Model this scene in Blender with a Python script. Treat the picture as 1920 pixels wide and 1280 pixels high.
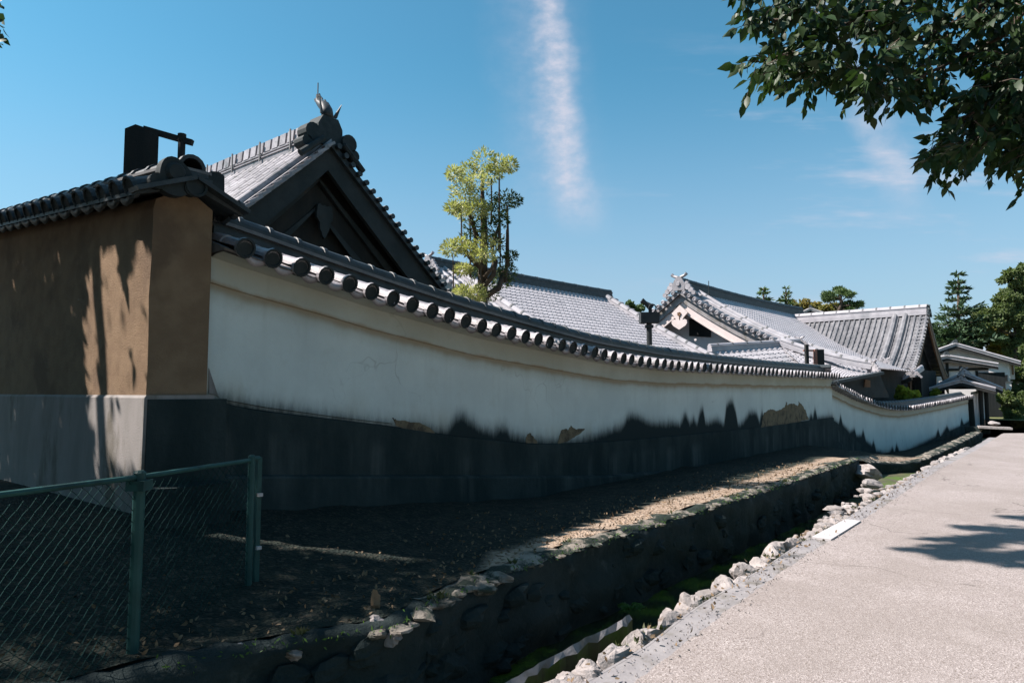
import bpy, math, random
import numpy as np
from mathutils import Vector, Matrix
R_ = math.radians
rnd = random.Random(7)
for o in list(bpy.data.objects): bpy.data.objects.remove(o)
sc = bpy.context.scene
COL = sc.collection
# ------------------------------------------------------------------ camera
# world frame: x runs along the lane and the long wall, y from the lane towards the wall, z up; lane surface z = 0
FOC, YAW, PITCH = 1280.0, R_(39.4), R_(4.245)
EYE = Vector((0, 0, 1.6))
FW = Vector((math.cos(YAW)*math.cos(PITCH), math.sin(YAW)*math.cos(PITCH), math.sin(PITCH)))
RT = Vector((math.sin(YAW), -math.cos(YAW), 0))
UPV = RT.cross(FW)
cam = bpy.data.cameras.new('camera'); cam.lens = 24; cam.sensor_width = 36; cam.clip_end = 4000; cam.clip_start = 0.05
camo = bpy.data.objects.new('camera', cam); COL.objects.link(camo)
camo.location = EYE; camo.rotation_euler = (R_(90)+PITCH, 0, YAW-R_(90))
sc.camera = camo
# ------------------------------------------------------------------ sky, sun, exposure
SUN = Vector((-0.80, 1.0, 1.42)).normalized()
world = bpy.data.worlds.new('World'); sc.world = world; world.use_nodes = True
def build_world():
    nt = world.node_tree; N = nt.nodes; L = nt.links
    N.clear()
    out = N.new('ShaderNodeOutputWorld'); bg = N.new('ShaderNodeBackground')
    sky = N.new('ShaderNodeTexSky'); sky.sky_type = 'NISHITA'; sky.sun_disc = False
    sky.sun_elevation = math.asin(SUN.z); sky.sun_rotation = math.atan2(SUN.x, SUN.y)
    sky.air_density = 1.0; sky.dust_density = 0.45; sky.ozone_density = 2.2
    bg.inputs['Strength'].default_value = 0.063
    tint = N.new('ShaderNodeMix'); tint.data_type = 'RGBA'; tint.blend_type = 'MULTIPLY'; tint.inputs[0].default_value = 1
    tint.inputs[7].default_value = (0.53, 1.07, 1.03, 1)
    L.new(sky.outputs[0], tint.inputs[6])
    # vapour trail and thin wisps, fixed to directions in the sky
    tc = N.new('ShaderNodeTexCoord')
    def dot(v):
        n = N.new('ShaderNodeVectorMath'); n.operation = 'DOT_PRODUCT'; n.inputs[1].default_value = v
        L.new(tc.outputs['Generated'], n.inputs[0]); return n.outputs['Value']
    def m(op, a, b=None, c=None, clamp=False):
        n = N.new('ShaderNodeMath'); n.operation = op; n.use_clamp = clamp
        for i, x in enumerate((a, b, c)):
            if x is None: continue
            if isinstance(x, (int, float)): n.inputs[i].default_value = x
            else: L.new(x, n.inputs[i])
        return n.outputs[0]
    f = m('MAXIMUM', dot(FW), 0.05)
    sx = m('DIVIDE', dot(RT), f); sy = m('DIVIDE', dot(UPV), f)
    comb = N.new('ShaderNodeCombineXYZ'); L.new(sx, comb.inputs[0]); L.new(sy, comb.inputs[1])
    def noise(scale, sxy, det=4):
        mp = N.new('ShaderNodeMapping'); mp.inputs['Scale'].default_value = (sxy[0], sxy[1], 1)
        L.new(comb.outputs[0], mp.inputs[0])
        n = N.new('ShaderNodeTexNoise'); n.inputs['Scale'].default_value = scale; n.inputs['Detail'].default_value = det
        n.inputs['Roughness'].default_value = 0.62
        L.new(mp.outputs[0], n.inputs['Vector']); return n.outputs[0]
    def ss(x, a, b):
        n = N.new('ShaderNodeMapRange'); n.interpolation_type = 'SMOOTHSTEP'
        L.new(x, n.inputs[0])
        for i, k in ((1, a), (2, b)):
            if isinstance(k, (int, float)): n.inputs[i].default_value = k
            else: L.new(k, n.inputs[i])
        return n.outputs[0]
    n1 = noise(9, (1, 1)); n2 = noise(30, (1, 1.6), 6); n3 = noise(5, (0.5, 2.6), 5)
    # centre line of the trail: sx = c0 + c1*sy + c2*sy^2 (sy from 0.5 at the top to 0.17)
    tt = m('SUBTRACT', 0.5, sy)
    cx = m('ADD', 0.052, m('ADD', m('MULTIPLY', tt, 0.06), m('MULTIPLY', m('MULTIPLY', tt, tt), 0.22)))
    dx = m('ADD', m('SUBTRACT', sx, cx), m('MULTIPLY', m('SUBTRACT', n1, 0.5), 0.07))
    body = m('SUBTRACT', 1.0, ss(m('ABSOLUTE', dx), 0.0, m('ADD', 0.036, m('MULTIPLY', tt, .05))))
    halo = m('MULTIPLY', m('SUBTRACT', 1.0, ss(m('ABSOLUTE', m('ADD', dx, 0.02)), 0.0, 0.1)), 0.3)
    end = m('MULTIPLY', ss(sy, 0.14, 0.24), m('ADD', 0.25, m('MULTIPLY', n2, 1.3)))
    n5 = noise(34, (.9, 1.25), 8); fib = ss(n5, .28, .72)
    trail = m('MULTIPLY', m('MULTIPLY', m('ADD', body, halo), end), m('ADD', .36, m('MULTIPLY', fib, .30)))
    wis = m('MULTIPLY', ss(n3, 0.52, 0.82), m('MULTIPLY', ss(sx, 0.05, 0.4), m('SUBTRACT', 1.0, ss(sy, 0.28, 0.5))))
    dx2 = m('ADD', m('SUBTRACT', sx, m('ADD', 0.49, m('MULTIPLY', m('SUBTRACT', 0.42, sy), 0.42))), m('MULTIPLY', m('SUBTRACT', n1, 0.5), 0.08))
    w2 = m('MULTIPLY', m('SUBTRACT', 1.0, ss(m('ABSOLUTE', dx2), 0.0, 0.05)), m('MULTIPLY', ss(sy, 0.16, 0.26), 0.38))
    w2 = m('MULTIPLY', w2, m('MULTIPLY', n2, 1.3))
    mask = m('ADD', trail, m('ADD', m('MULTIPLY', wis, 0.75), m('MULTIPLY', w2, 1.3)), None, True)
    mask = m('MULTIPLY', mask, ss(dot(FW), 0.1, 0.4))
    veil = m('MULTIPLY', m('SUBTRACT', 1.0, ss(dot((0, 0, 1)), -.05, .46)), m('ADD', .70, m('MULTIPLY', n3, .25)))   # thin high veil thickening to the horizon
    vm = N.new('ShaderNodeMix'); vm.data_type = 'RGBA'; vm.inputs[7].default_value = (3.15, 3.3, 4.35, 1)
    L.new(veil, vm.inputs[0]); L.new(tint.outputs[2], vm.inputs[6])
    mix = N.new('ShaderNodeMix'); mix.data_type = 'RGBA'
    L.new(mask, mix.inputs[0]); L.new(vm.outputs[2], mix.inputs[6]); mix.inputs[7].default_value = (4.75, 4.65, 5.3, 1)
    L.new(mix.outputs[2], bg.inputs[0]); L.new(bg.outputs[0], out.inputs[0])
build_world()
sun = bpy.data.lights.new('sun', 'SUN'); sun.energy = 4.6; sun.angle = R_(0.55); sun.color = (1.0, 0.9, 0.84)
suno = bpy.data.objects.new('sun', sun); COL.objects.link(suno); suno.rotation_euler = SUN.to_track_quat('Z', 'Y').to_euler()
sc.view_settings.view_transform = 'Standard'; sc.view_settings.look = 'None'
sc.view_settings.exposure = 1.3; sc.view_settings.gamma = 1
sc.render.engine = 'CYCLES'
# ------------------------------------------------------------------ survey helpers: a sight line cut with a plane
def ray(px, py): return FW + RT*((px-960)/FOC) + UPV*((640-py)/FOC)
def at(px, py, d): return EYE + ray(px, py)*d
def hy(px, py, y): r = ray(px, py); return EYE + r*((y-EYE.y)/r.y)
def hz(px, py, z): r = ray(px, py); return EYE + r*((z-EYE.z)/r.z)
def hx(px, py, x): r = ray(px, py); return EYE + r*((x-EYE.x)/r.x)
# ------------------------------------------------------------------ mesh helpers
class MB:
    def __init__(s): s.v = []; s.f = []; s.uv = {}; s.uv2 = {}
    def add(s, vs, fs):
        b = len(s.v); s.v += [tuple(p) for p in vs]; s.f += [tuple(b+i for i in f) for f in fs]; return s
    def hexa(s, a, b):      # two quads (4 points each, same order)
        return s.add(list(a)+list(b), [(3,2,1,0), (4,5,6,7), (0,1,5,4), (1,2,6,5), (2,3,7,6), (3,0,4,7)])
    def box(s, c, sz, ax=None):
        ax = ax or (Vector((1,0,0)), Vector((0,1,0)), Vector((0,0,1)))
        c = Vector(c); X, Y, Z = (Vector(a)*(k/2) for a, k in zip(ax, sz))
        return s.hexa([c-X-Y-Z, c+X-Y-Z, c+X+Y-Z, c-X+Y-Z], [c-X-Y+Z, c+X-Y+Z, c+X+Y+Z, c-X+Y+Z])
    def beam(s, p, q, w, h, up=(0,0,1)):
        p = Vector(p); q = Vector(q); d = (q-p); l = d.length; d = d/l
        y = Vector(up).cross(d).normalized(); z = d.cross(y)
        return s.box((p+q)/2, (l, w, h), (d, y, z))
    def tube(s, pts, rad, n=8, cap=True):
        pts = [Vector(p) for p in pts]
        if isinstance(rad, (int, float)): rad = [rad]*len(pts)
        b = len(s.v); ref = None
        for i, p in enumerate(pts):
            t = (pts[min(i+1, len(pts)-1)] - pts[max(i-1, 0)]).normalized()
            if ref is None: ref = t.orthogonal().normalized()
            ref = (ref - t*ref.dot(t)).normalized(); bi = t.cross(ref)
            for k in range(n):
                a = 2*math.pi*k/n; s.v.append(tuple(p + (ref*math.cos(a)+bi*math.sin(a))*rad[i]))
        for i in range(len(pts)-1):
            for k in range(n):
                k2 = (k+1) % n
                s.f.append((b+i*n+k, b+i*n+k2, b+(i+1)*n+k2, b+(i+1)*n+k))
        if cap:
            s.f.append(tuple(b+k for k in range(n))[::-1]); e = b+(len(pts)-1)*n; s.f.append(tuple(e+k for k in range(n)))
        return s
    def poly(s, pts, vec):  # extruded polygon
        pts = [Vector(p) for p in pts]; vec = Vector(vec); n = len(pts); b = len(s.v)
        s.v += [tuple(p) for p in pts]+[tuple(p+vec) for p in pts]
        s.f.append(tuple(range(b, b+n))[::-1]); s.f.append(tuple(range(b+n, b+2*n)))
        for i in range(n):
            j = (i+1) % n; s.f.append((b+i, b+j, b+n+j, b+n+i))
        return s
    def grid(s, rows, closed=False, uvs=None, uvs2=None):  # rows: list of lists of points
        b = len(s.v); m = len(rows[0])
        for r in rows: s.v += [tuple(p) for p in r]
        for i in range(len(rows)-1):
            for k in range(m if closed else m-1):
                k2 = (k+1) % m
                s.f.append((b+i*m+k, b+i*m+k2, b+(i+1)*m+k2, b+(i+1)*m+k))
        if uvs:
            for i, r in enumerate(uvs):
                for k, q in enumerate(r): s.uv[b+i*m+k] = q
        if uvs2:
            for i, r in enumerate(uvs2):
                for k, q in enumerate(r): s.uv2[b+i*m+k] = q
        return s
    def mesh(s, name, mat, smooth=False):
        me = bpy.data.meshes.new(name); me.from_pydata(s.v, [], s.f)
        if mat: me.materials.append(mat)
        for lay, d in (('UVMap', s.uv), ('edge', s.uv2)):
            if d:
                u = me.uv_layers.new(name=lay)
                idx = np.empty(len(me.loops), dtype=np.int32); me.loops.foreach_get('vertex_index', idx)
                arr = np.zeros((len(s.v), 2), dtype=np.float32)
                for k, q in d.items(): arr[k] = q
                u.data.foreach_set('uv', arr[idx].ravel())
        if smooth: me.polygons.foreach_set('use_smooth', [True]*len(me.polygons))
        me.update(); return me
    def build(s, name, mat, parent=None, smooth=False, kind=None):
        return link(name, s.mesh(name, mat, smooth), parent, kind=kind)
LOC = {}
def link(name, me, parent=None, M=None, kind=None):
    o = bpy.data.objects.new(name, me); COL.objects.link(o)
    if parent is not None:
        o.parent = parent
        if parent in LOC: o.matrix_parent_inverse = Matrix.Translation(-LOC[parent])
    if M is not None: o.matrix_basis = M
    if kind: o['kind'] = kind
    return o
def thing(name, label, cat, loc, group=None):
    o = bpy.data.objects.new(name, None); COL.objects.link(o); o.location = loc; LOC[o] = Vector(loc)
    o.empty_display_size = 0.2
    return tag(o, label, cat, group)
def tag(o, label, cat, group=None):
    o['label'] = label; o['category'] = cat
    if group: o['group'] = group
    return o
def struct(o): o['kind'] = 'structure'; return o
def frame(p, X, Y, Z):
    m = Matrix.Identity(4)
    for i in range(3): m[i][0] = X[i]; m[i][1] = Y[i]; m[i][2] = Z[i]; m[i][3] = p[i]
    return m
def basis(X, Yh):
    X = Vector(X).normalized(); Y = Vector(Yh); Y = (Y-X*Y.dot(X)).normalized(); return X, Y, X.cross(Y)
def smooth_interp(xs, ys, k=0.35):
    o = np.argsort(xs); xs = np.array(xs)[o]; ys = np.array(ys)[o]
    g = np.linspace(xs[0], xs[-1], 1500); v = np.interp(g, xs, ys)
    w = max(1, int(k/(g[1]-g[0]))); ker = np.hanning(2*w+3)[1:-1]; ker /= ker.sum()
    pad = len(ker)//2
    lo = v[0]-(v[1:pad+1]-v[0])[::-1]; hi = v[-1]-(v[-pad-1:-1]-v[-1])[::-1]
    v2 = np.convolve(np.concatenate([lo, v, hi]), ker, 'valid')
    def f(x):
        if x < g[0]: return float(v2[0]+(x-g[0])*(v2[20]-v2[0])/(g[20]-g[0]))
        if x > g[-1]: return float(v2[-1]+(x-g[-1])*(v2[-1]-v2[-21])/(g[-1]-g[-21]))
        return float(np.interp(x, g, v2))
    return f
def nz(x, y=0.0, z=0.0):
    from mathutils import noise
    return noise.noise(Vector((x, y, z)))
# ------------------------------------------------------------------ materials
def new_mat(name):
    m = bpy.data.materials.new(name); m.use_nodes = True
    nt = m.node_tree; b = nt.nodes['Principled BSDF']; return m, nt, b
class NT:
    def __init__(s, nt): s.nt = nt; s.N = nt.nodes; s.L = nt.links; s._pos = None
    def pos(s):
        if s._pos is None: s._pos = s.N.new('ShaderNodeNewGeometry').outputs['Position']
        return s._pos
    def mapv(s, v, sc3):
        n = s.N.new('ShaderNodeVectorMath'); n.operation = 'MULTIPLY'; n.inputs[1].default_value = sc3
        s.L.new(v, n.inputs[0]); return n.outputs[0]
    def noise(s, scale, stretch=(1,1,1), det=5, rough=.6, v=None):
        n = s.N.new('ShaderNodeTexNoise'); n.inputs['Scale'].default_value = scale
        n.inputs['Detail'].default_value = det; n.inputs['Roughness'].default_value = rough
        s.L.new(s.mapv(v or s.pos(), stretch), n.inputs['Vector']); return n.outputs[0]
    def vor(s, scale, stretch=(1,1,1), feat='F1', out='Distance'):
        n = s.N.new('ShaderNodeTexVoronoi'); n.feature = feat; n.inputs['Scale'].default_value = scale
        s.L.new(s.mapv(s.pos(), stretch), n.inputs['Vector']); return n.outputs[out]
    def ss(s, x, a, b, lo=0., hi=1.):
        n = s.N.new('ShaderNodeMapRange'); n.interpolation_type = 'SMOOTHSTEP'; s.L.new(x, n.inputs[0])
        for i, k in enumerate((a, b, lo, hi)): n.inputs[1+i].default_value = k
        return n.outputs[0]
    def m(s, op, a, b=None):
        n = s.N.new('ShaderNodeMath'); n.operation = op
        for i, x in enumerate((a, b)):
            if x is None: continue
            if isinstance(x, (int, float)): n.inputs[i].default_value = x
            else: s.L.new(x, n.inputs[i])
        return n.outputs[0]
    def mix(s, f, a, b, mode='MIX'):
        n = s.N.new('ShaderNodeMix'); n.data_type = 'RGBA'; n.blend_type = mode
        for i, x in ((0, f), (6, a), (7, b)):
            if isinstance(x, (int, float)): n.inputs[i].default_value = x
            elif isinstance(x, tuple): n.inputs[i].default_value = (*x, 1)[:4]
            else: s.L.new(x, n.inputs[i])
        return n.outputs[2]
    def bump(s, h, strength, dist=0.02):
        n = s.N.new('ShaderNodeBump'); n.inputs['Strength'].default_value = strength; n.inputs['Distance'].default_value = dist
        s.L.new(h, n.inputs['Height']); return n.outputs[0]
    def uv(s, name):
        n = s.N.new('ShaderNodeUVMap'); n.uv_map = name; sp = s.N.new('ShaderNodeSeparateXYZ'); s.L.new(n.outputs[0], sp.inputs[0])
        return sp.outputs[0], sp.outputs[1], n.outputs[0]
    def rand(s): return s.N.new('ShaderNodeObjectInfo').outputs['Random']
def pmat(name, c1, c2, scale=4, rough=.85, bump=.35, bscale=60, stretch=(1,1,1), c3=None, s3=1.2, t3=(.5,.65), rv=0., spec=.3, bd=.01, moss=None):
    m, nt, b = new_mat(name); t = NT(nt)
    col = t.mix(t.ss(t.noise(scale, stretch), .32, .68), c1, c2)
    if c3: col = t.mix(t.ss(t.noise(s3, stretch, 6, .65), *t3), col, c3)
    if rv:
        k = t.m('ADD', t.m('MULTIPLY', t.rand(), rv), 1-rv/2)
        n = t.N.new('ShaderNodeVectorMath'); n.operation = 'SCALE'; t.L.new(col, n.inputs[0]); t.L.new(k, n.inputs['Scale']); col = n.outputs[0]
    t.L.new(col, b.inputs['Base Color']); b.inputs['Roughness'].default_value = rough
    b.inputs['Specular IOR Level'].default_value = spec
    if bump: t.L.new(t.bump(t.noise(bscale, (1,1,1), 6, .7), bump, bd), b.inputs['Normal'])
    return m
MT = {}
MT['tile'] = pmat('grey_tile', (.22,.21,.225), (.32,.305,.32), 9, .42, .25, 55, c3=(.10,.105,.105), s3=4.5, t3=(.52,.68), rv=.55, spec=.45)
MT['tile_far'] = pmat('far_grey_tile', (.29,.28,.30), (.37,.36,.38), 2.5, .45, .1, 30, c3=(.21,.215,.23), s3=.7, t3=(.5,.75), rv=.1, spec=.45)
MT['tile_old'] = pmat('old_grey_tile', (.12,.12,.13), (.19,.19,.20), 3, .5, .1, 30, c3=(.09,.095,.105), s3=1.2, t3=(.45,.7), rv=.4, spec=.4)
MT['tile_dark'] = pmat('old_dark_tile', (.026,.036,.041), (.05,.06,.066), 7, .5, .3, 40, c3=(.08,.085,.08), s3=5, t3=(.6,.75), rv=.3, spec=.28)
MT['tile_end'] = pmat('shade_toned_tile_end', (.018,.026,.028), (.032,.04,.042), 9, .75, .3, 60, rv=.3, spec=.2)  # same tile, with the shade on its ends put into the colour
MT['mortar'] = pmat('grey_mortar', (.10,.10,.10), (.17,.165,.16), 6, .9, .4, 50)
MT['mud'] = pmat('tan_mud', (.235,.165,.105), (.19,.13,.082), 5, .95, .8, 75, c3=(.145,.10,.066), s3=1.4, bd=.012, spec=.15)
MT['concrete'] = pmat('pale_render', (.27,.255,.245), (.21,.20,.19), 3, .9, .4, 60, c3=(.13,.12,.10), s3=1.8, stretch=(1,1,.35), spec=.2)
MT['strip'] = pmat('grey_concrete_strip', (.205,.197,.203), (.265,.255,.258), 5, .9, .5, 70, c3=(.15,.14,.125), s3=2.2, spec=.2)
MT['slab'] = pmat('pale_new_concrete', (.38,.37,.378), (.44,.425,.43), 6, .9, .3, 60, spec=.2)
MT['wood'] = pmat('dark_wood', (.016,.019,.019), (.03,.03,.028), 3, .8, .4, 30, stretch=(1,1,.15), spec=.2)
MT['shade_boards'] = pmat('shade_toned_boards', (.010,.013,.014), (.018,.021,.022), 3, .85, .4, 30, stretch=(6,6,.15), spec=.15)  # near black: the shadow over these boards is put into the colour
MT['wood_brown'] = pmat('brown_wood', (.13,.075,.045), (.19,.115,.07), 4, .8, .3, 40, stretch=(1,1,.2))
MT['wood_red'] = pmat('reddish_wood', (.22,.10,.075), (.30,.15,.11), 4, .7, .2, 40)
MT['bark'] = pmat('bark', (.055,.042,.033), (.10,.078,.06), 9, .95, .9, 25, stretch=(1,1,.3))
MT['white'] = pmat('white_plaster', (.52,.50,.50), (.58,.56,.56), 2, .9, .15, 60, c3=(.45,.43,.42), s3=.8, spec=.15)
MT['pinkwhite'] = pmat('cream_painted_wood', (.50,.435,.42), (.55,.485,.47), 4, .7, .1, 40)
MT['stone'] = pmat('bedded_stone', (.235,.215,.207), (.32,.295,.287), 7, .9, .9, 22, c3=(.14,.105,.08), s3=4.5, t3=(.55,.7), rv=.3, bd=.02, spec=.25)
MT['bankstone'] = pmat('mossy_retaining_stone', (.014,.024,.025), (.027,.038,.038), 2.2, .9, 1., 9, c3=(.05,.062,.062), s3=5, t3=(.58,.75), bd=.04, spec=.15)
MT['green_metal'] = pmat('green_painted_steel', (.010,.052,.05), (.016,.07,.066), 8, .6, .1, 60, c3=(.008,.035,.034), s3=5)
MT['wire'] = pmat('green_coated_wire', (.006,.03,.03), (.009,.04,.039), 8, .85, 0, spec=.1)
MT['dark_metal'] = pmat('black_metal', (.02,.025,.028), (.035,.04,.042), 8, .5, .1, 60)
MT['wet'] = pmat('wet_ditch_bed', (.05,.05,.03), (.09,.085,.05), 4, .7, .8, 20, c3=(.06,.10,.015), s3=1.6, t3=(.45,.6))
def m_bank(shade_zone=False):
    m, nt, b = new_mat('shade_painted_bank_soil' if shade_zone else 'gravelly_soil'); t = NT(nt)
    c = t.mix(t.ss(t.noise(3.5), .35, .65), (.25,.185,.135), (.34,.265,.20))
    v = t.vor(38, out='Color'); sp = t.N.new('ShaderNodeSeparateColor'); t.L.new(v, sp.inputs[0])
    c = t.mix(t.ss(sp.outputs[0], .55, .95), c, (.34,.275,.22)); c = t.mix(t.ss(sp.outputs[1], .75, .95), c, (.10,.07,.045))
    if shade_zone:  # dark soil tone stands in for the wall's shadow on the bank
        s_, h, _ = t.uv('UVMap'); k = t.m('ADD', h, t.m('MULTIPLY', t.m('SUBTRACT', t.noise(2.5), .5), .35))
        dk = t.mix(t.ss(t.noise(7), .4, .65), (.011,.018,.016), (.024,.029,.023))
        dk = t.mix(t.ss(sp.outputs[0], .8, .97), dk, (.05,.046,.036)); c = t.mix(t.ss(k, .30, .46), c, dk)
    t.L.new(c, b.inputs['Base Color']); b.inputs['Roughness'].default_value = .95; b.inputs['Specular IOR Level'].default_value = .15
    t.L.new(t.bump(t.vor(42), .9, .02), b.inputs['Normal']); return m
MT['bank_shade'] = m_bank(True)
MT['bank'] = m_bank()
def m_road():
    m, nt, b = new_mat('pebbled_asphalt'); t = NT(nt)
    v = t.vor(120, out='Color'); sp = t.N.new('ShaderNodeSeparateColor'); t.L.new(v, sp.inputs[0])
    c = t.mix(t.ss(sp.outputs[0], .15, .9), (.215,.188,.18), (.31,.278,.268))
    c = t.mix(t.ss(sp.outputs[1], .80, .97), c, (.41,.375,.362)); c = t.mix(t.ss(sp.outputs[2], .88, .97), c, (.13,.108,.092))
    big = t.ss(t.noise(.6, det=7), .38, .62); c = t.mix(t.m('MULTIPLY', big, .5), c, (.20,.175,.16))
    pat = t.ss(t.noise(2.3, det=5), .52, .75); c = t.mix(t.m('MULTIPLY', pat, .3), c, (.37,.335,.325))
    band = t.ss(t.noise(.8, (.12, 1, 1), 4), .45, .7); c = t.mix(t.m('MULTIPLY', band, .28), c, (.20,.175,.16))
    wv = t.N.new('ShaderNodeVectorMath'); wv.operation = 'ADD'; t.L.new(t.pos(), wv.inputs[0])
    nn_ = t.N.new('ShaderNodeTexNoise'); nn_.inputs['Scale'].default_value = 1.6; t.L.new(t.pos(), nn_.inputs['Vector']); t.L.new(nn_.outputs['Color'], wv.inputs[1])
    vv = t.N.new('ShaderNodeTexVoronoi'); vv.feature = 'DISTANCE_TO_EDGE'; vv.inputs['Scale'].default_value = .42; t.L.new(wv.outputs[0], vv.inputs['Vector'])
    crk = t.m('MULTIPLY', t.ss(vv.outputs['Distance'], .007, .002), t.ss(t.noise(.45), .46, .6)); c = t.mix(t.m('MULTIPLY', crk, .7), c, (.075,.065,.058))
    spot = t.ss(t.noise(5.5, det=3), .68, .76); c = t.mix(t.m('MULTIPLY', spot, .3), c, (.13,.115,.105))
    t.L.new(c, b.inputs['Base Color']); b.inputs['Roughness'].default_value = .9; b.inputs['Specular IOR Level'].default_value = .2
    t.L.new(t.bump(t.vor(120), .5, .006), b.inputs['Normal']); return m
MT['road'] = m_road()
def m_plaster():
    m, nt, b = new_mat('weathered_white_plaster'); t = NT(nt)
    s, h, _ = t.uv('UVMap'); e, d, _ = t.uv('edge')     # h: height over the plinth; d: depth below the eaves; e: height over the damp line
    c = t.mix(t.ss(t.noise(1.1, det=6), .3, .7), (.535,.60,.585), (.61,.68,.655))
    c = t.mix(t.m('MULTIPLY', t.ss(t.noise(26, (1,1,1), 5, .7), .4, .75), .12), c, (.43,.48,.46))
    sm = t.noise(2.0, (1,1,.22), 5, .65)
    rain = t.m('MULTIPLY', t.ss(t.noise(7, (1,1,.05), 4), .52, .74), t.ss(t.noise(.9), .35, .65, .2, 1)); c = t.mix(t.m('MULTIPLY', rain, .30), c, (.36,.40,.37))
    blot = t.ss(t.noise(3.2, (1,1,.7), 7, .7), .54, .68); c = t.mix(t.m('MULTIPLY', blot, .16), c, (.38,.40,.34))
    wv = t.N.new('ShaderNodeVectorMath'); wv.operation = 'ADD'; t.L.new(t.pos(), wv.inputs[0])
    nn_ = t.N.new('ShaderNodeTexNoise'); nn_.inputs['Scale'].default_value = 2.2; t.L.new(t.pos(), nn_.inputs['Vector']); t.L.new(nn_.outputs['Color'], wv.inputs[1])
    vv = t.N.new('ShaderNodeTexVoronoi'); vv.feature = 'DISTANCE_TO_EDGE'; vv.inputs['Scale'].default_value = .55; t.L.new(wv.outputs[0], vv.inputs['Vector'])
    crk = t.m('MULTIPLY', t.ss(vv.outputs['Distance'], .006, .0015), t.ss(t.noise(.7), .5, .62)); c = t.mix(t.m('MULTIPLY', crk, .28), c, (.16,.17,.155))
    # tan wash under the eaves band
    k = t.m('ADD', d, t.m('MULTIPLY', t.m('SUBTRACT', t.noise(3.0, (1,1,.4)), .5), .10))
    wash = t.m('MULTIPLY', t.ss(k, .42, .20), t.ss(t.noise(1.3), .2, .6, .55, 1))
    c = t.mix(t.m('MULTIPLY', wash, .62), c, (.33,.325,.255))
    line = t.m('MULTIPLY', t.ss(k, .16, .205), t.ss(k, .30, .215))
    c = t.mix(t.m('MULTIPLY', line, .7), c, (.31,.225,.13))
    # yellow stain and dark soil near the foot
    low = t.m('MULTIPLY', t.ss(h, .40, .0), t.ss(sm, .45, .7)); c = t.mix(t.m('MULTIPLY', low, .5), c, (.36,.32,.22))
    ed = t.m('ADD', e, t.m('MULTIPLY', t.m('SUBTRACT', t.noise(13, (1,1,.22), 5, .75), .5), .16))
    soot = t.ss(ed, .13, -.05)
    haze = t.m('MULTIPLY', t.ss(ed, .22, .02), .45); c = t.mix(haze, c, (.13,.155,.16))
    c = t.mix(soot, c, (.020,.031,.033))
    t.L.new(c, b.inputs['Base Color']); b.inputs['Roughness'].default_value = .95; b.inputs['Specular IOR Level'].default_value = .12
    t.L.new(t.bump(t.noise(45, det=6, rough=.7), .25, .01), b.inputs['Normal']); return m
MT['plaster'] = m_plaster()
def m_base():
    m, nt, b = new_mat('blackened_wall_foot'); t = NT(nt)
    s, h, _ = t.uv('UVMap')
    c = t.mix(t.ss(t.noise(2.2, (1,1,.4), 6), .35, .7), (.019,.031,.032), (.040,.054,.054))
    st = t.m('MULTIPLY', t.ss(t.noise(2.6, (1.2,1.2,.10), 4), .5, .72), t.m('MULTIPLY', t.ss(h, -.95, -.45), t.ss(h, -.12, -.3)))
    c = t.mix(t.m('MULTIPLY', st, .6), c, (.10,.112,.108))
    t.L.new(c, b.inputs['Base Color']); b.inputs['Roughness'].default_value = .95; b.inputs['Specular IOR Level'].default_value = .12
    t.L.new(t.bump(t.noise(14, det=7, rough=.7), .6, .03), b.inputs['Normal']); return m
MT['base'] = m_base()
MT['base_stone'] = pmat('dark_step_stone', (.05,.05,.048), (.08,.078,.072), 4, .95, .8, 25)
def m_water():
    m, nt, b = new_mat('algae_water'); t = NT(nt)
    c = t.mix(t.ss(t.noise(2.6, det=6), .42, .62), (.022,.030,.016), (.075,.115,.018))
    t.L.new(c, b.inputs['Base Color']); b.inputs['Roughness'].default_value = .12; b.inputs['Specular IOR Level'].default_value = .4
    t.L.new(t.bump(t.noise(14), .15, .01), b.inputs['Normal']); return m
MT['water'] = m_water()
def m_leaf(name, c1, c2, c3=None, trans=.35, rough=.55):
    m, nt, b = new_mat(name); t = NT(nt)
    c = t.mix(t.ss(t.noise(1.7, det=3), .35, .65), c1, c2)
    if c3: c = t.mix(t.ss(t.noise(9, det=3), .55, .75), c, c3)
    t.L.new(c, b.inputs['Base Color']); b.inputs['Roughness'].default_value = rough; b.inputs['Specular IOR Level'].default_value = .3
    tr = t.N.new('ShaderNodeBsdfTranslucent'); t.L.new(t.mix(1., c, (1.0,1.15,.45), 'MULTIPLY'), tr.inputs[0])
    mx = t.N.new('ShaderNodeMixShader'); mx.inputs[0].default_value = trans
    t.L.new(b.outputs[0], mx.inputs[1]); t.L.new(tr.outputs[0], mx.inputs[2])
    t.L.new(mx.outputs[0], t.N['Material Output'].inputs[0]); return m
MT['lf_cherry'] = m_leaf('cherry_leaf', (.018,.040,.015), (.032,.062,.019), None, .24, .5)
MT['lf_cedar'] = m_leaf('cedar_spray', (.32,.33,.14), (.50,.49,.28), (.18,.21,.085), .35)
MT['lf_cedar_shaded'] = m_leaf('shaded_cedar_spray', (.05,.085,.03), (.075,.11,.035), None, .2)  # darker copy of the cedar leaf: shade on the tufts painted in
MT['lf_pine'] = m_leaf('pine_needles', (.045,.085,.03), (.09,.14,.045), None, .15)
MT['lf_fir'] = m_leaf('fir_needles', (.035,.07,.04), (.065,.11,.05), None, .12)
MT['lf_broad'] = m_leaf('broad_leaves', (.09,.125,.05), (.145,.185,.075), (.055,.09,.045), .3)
MT['lf_rust'] = m_leaf('rusty_leaves', (.22,.17,.05), (.18,.18,.055), (.27,.18,.07), .3)
MT['lf_lime'] = m_leaf('yellow_green_leaves', (.28,.34,.05), (.36,.40,.07), None, .3)
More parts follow.
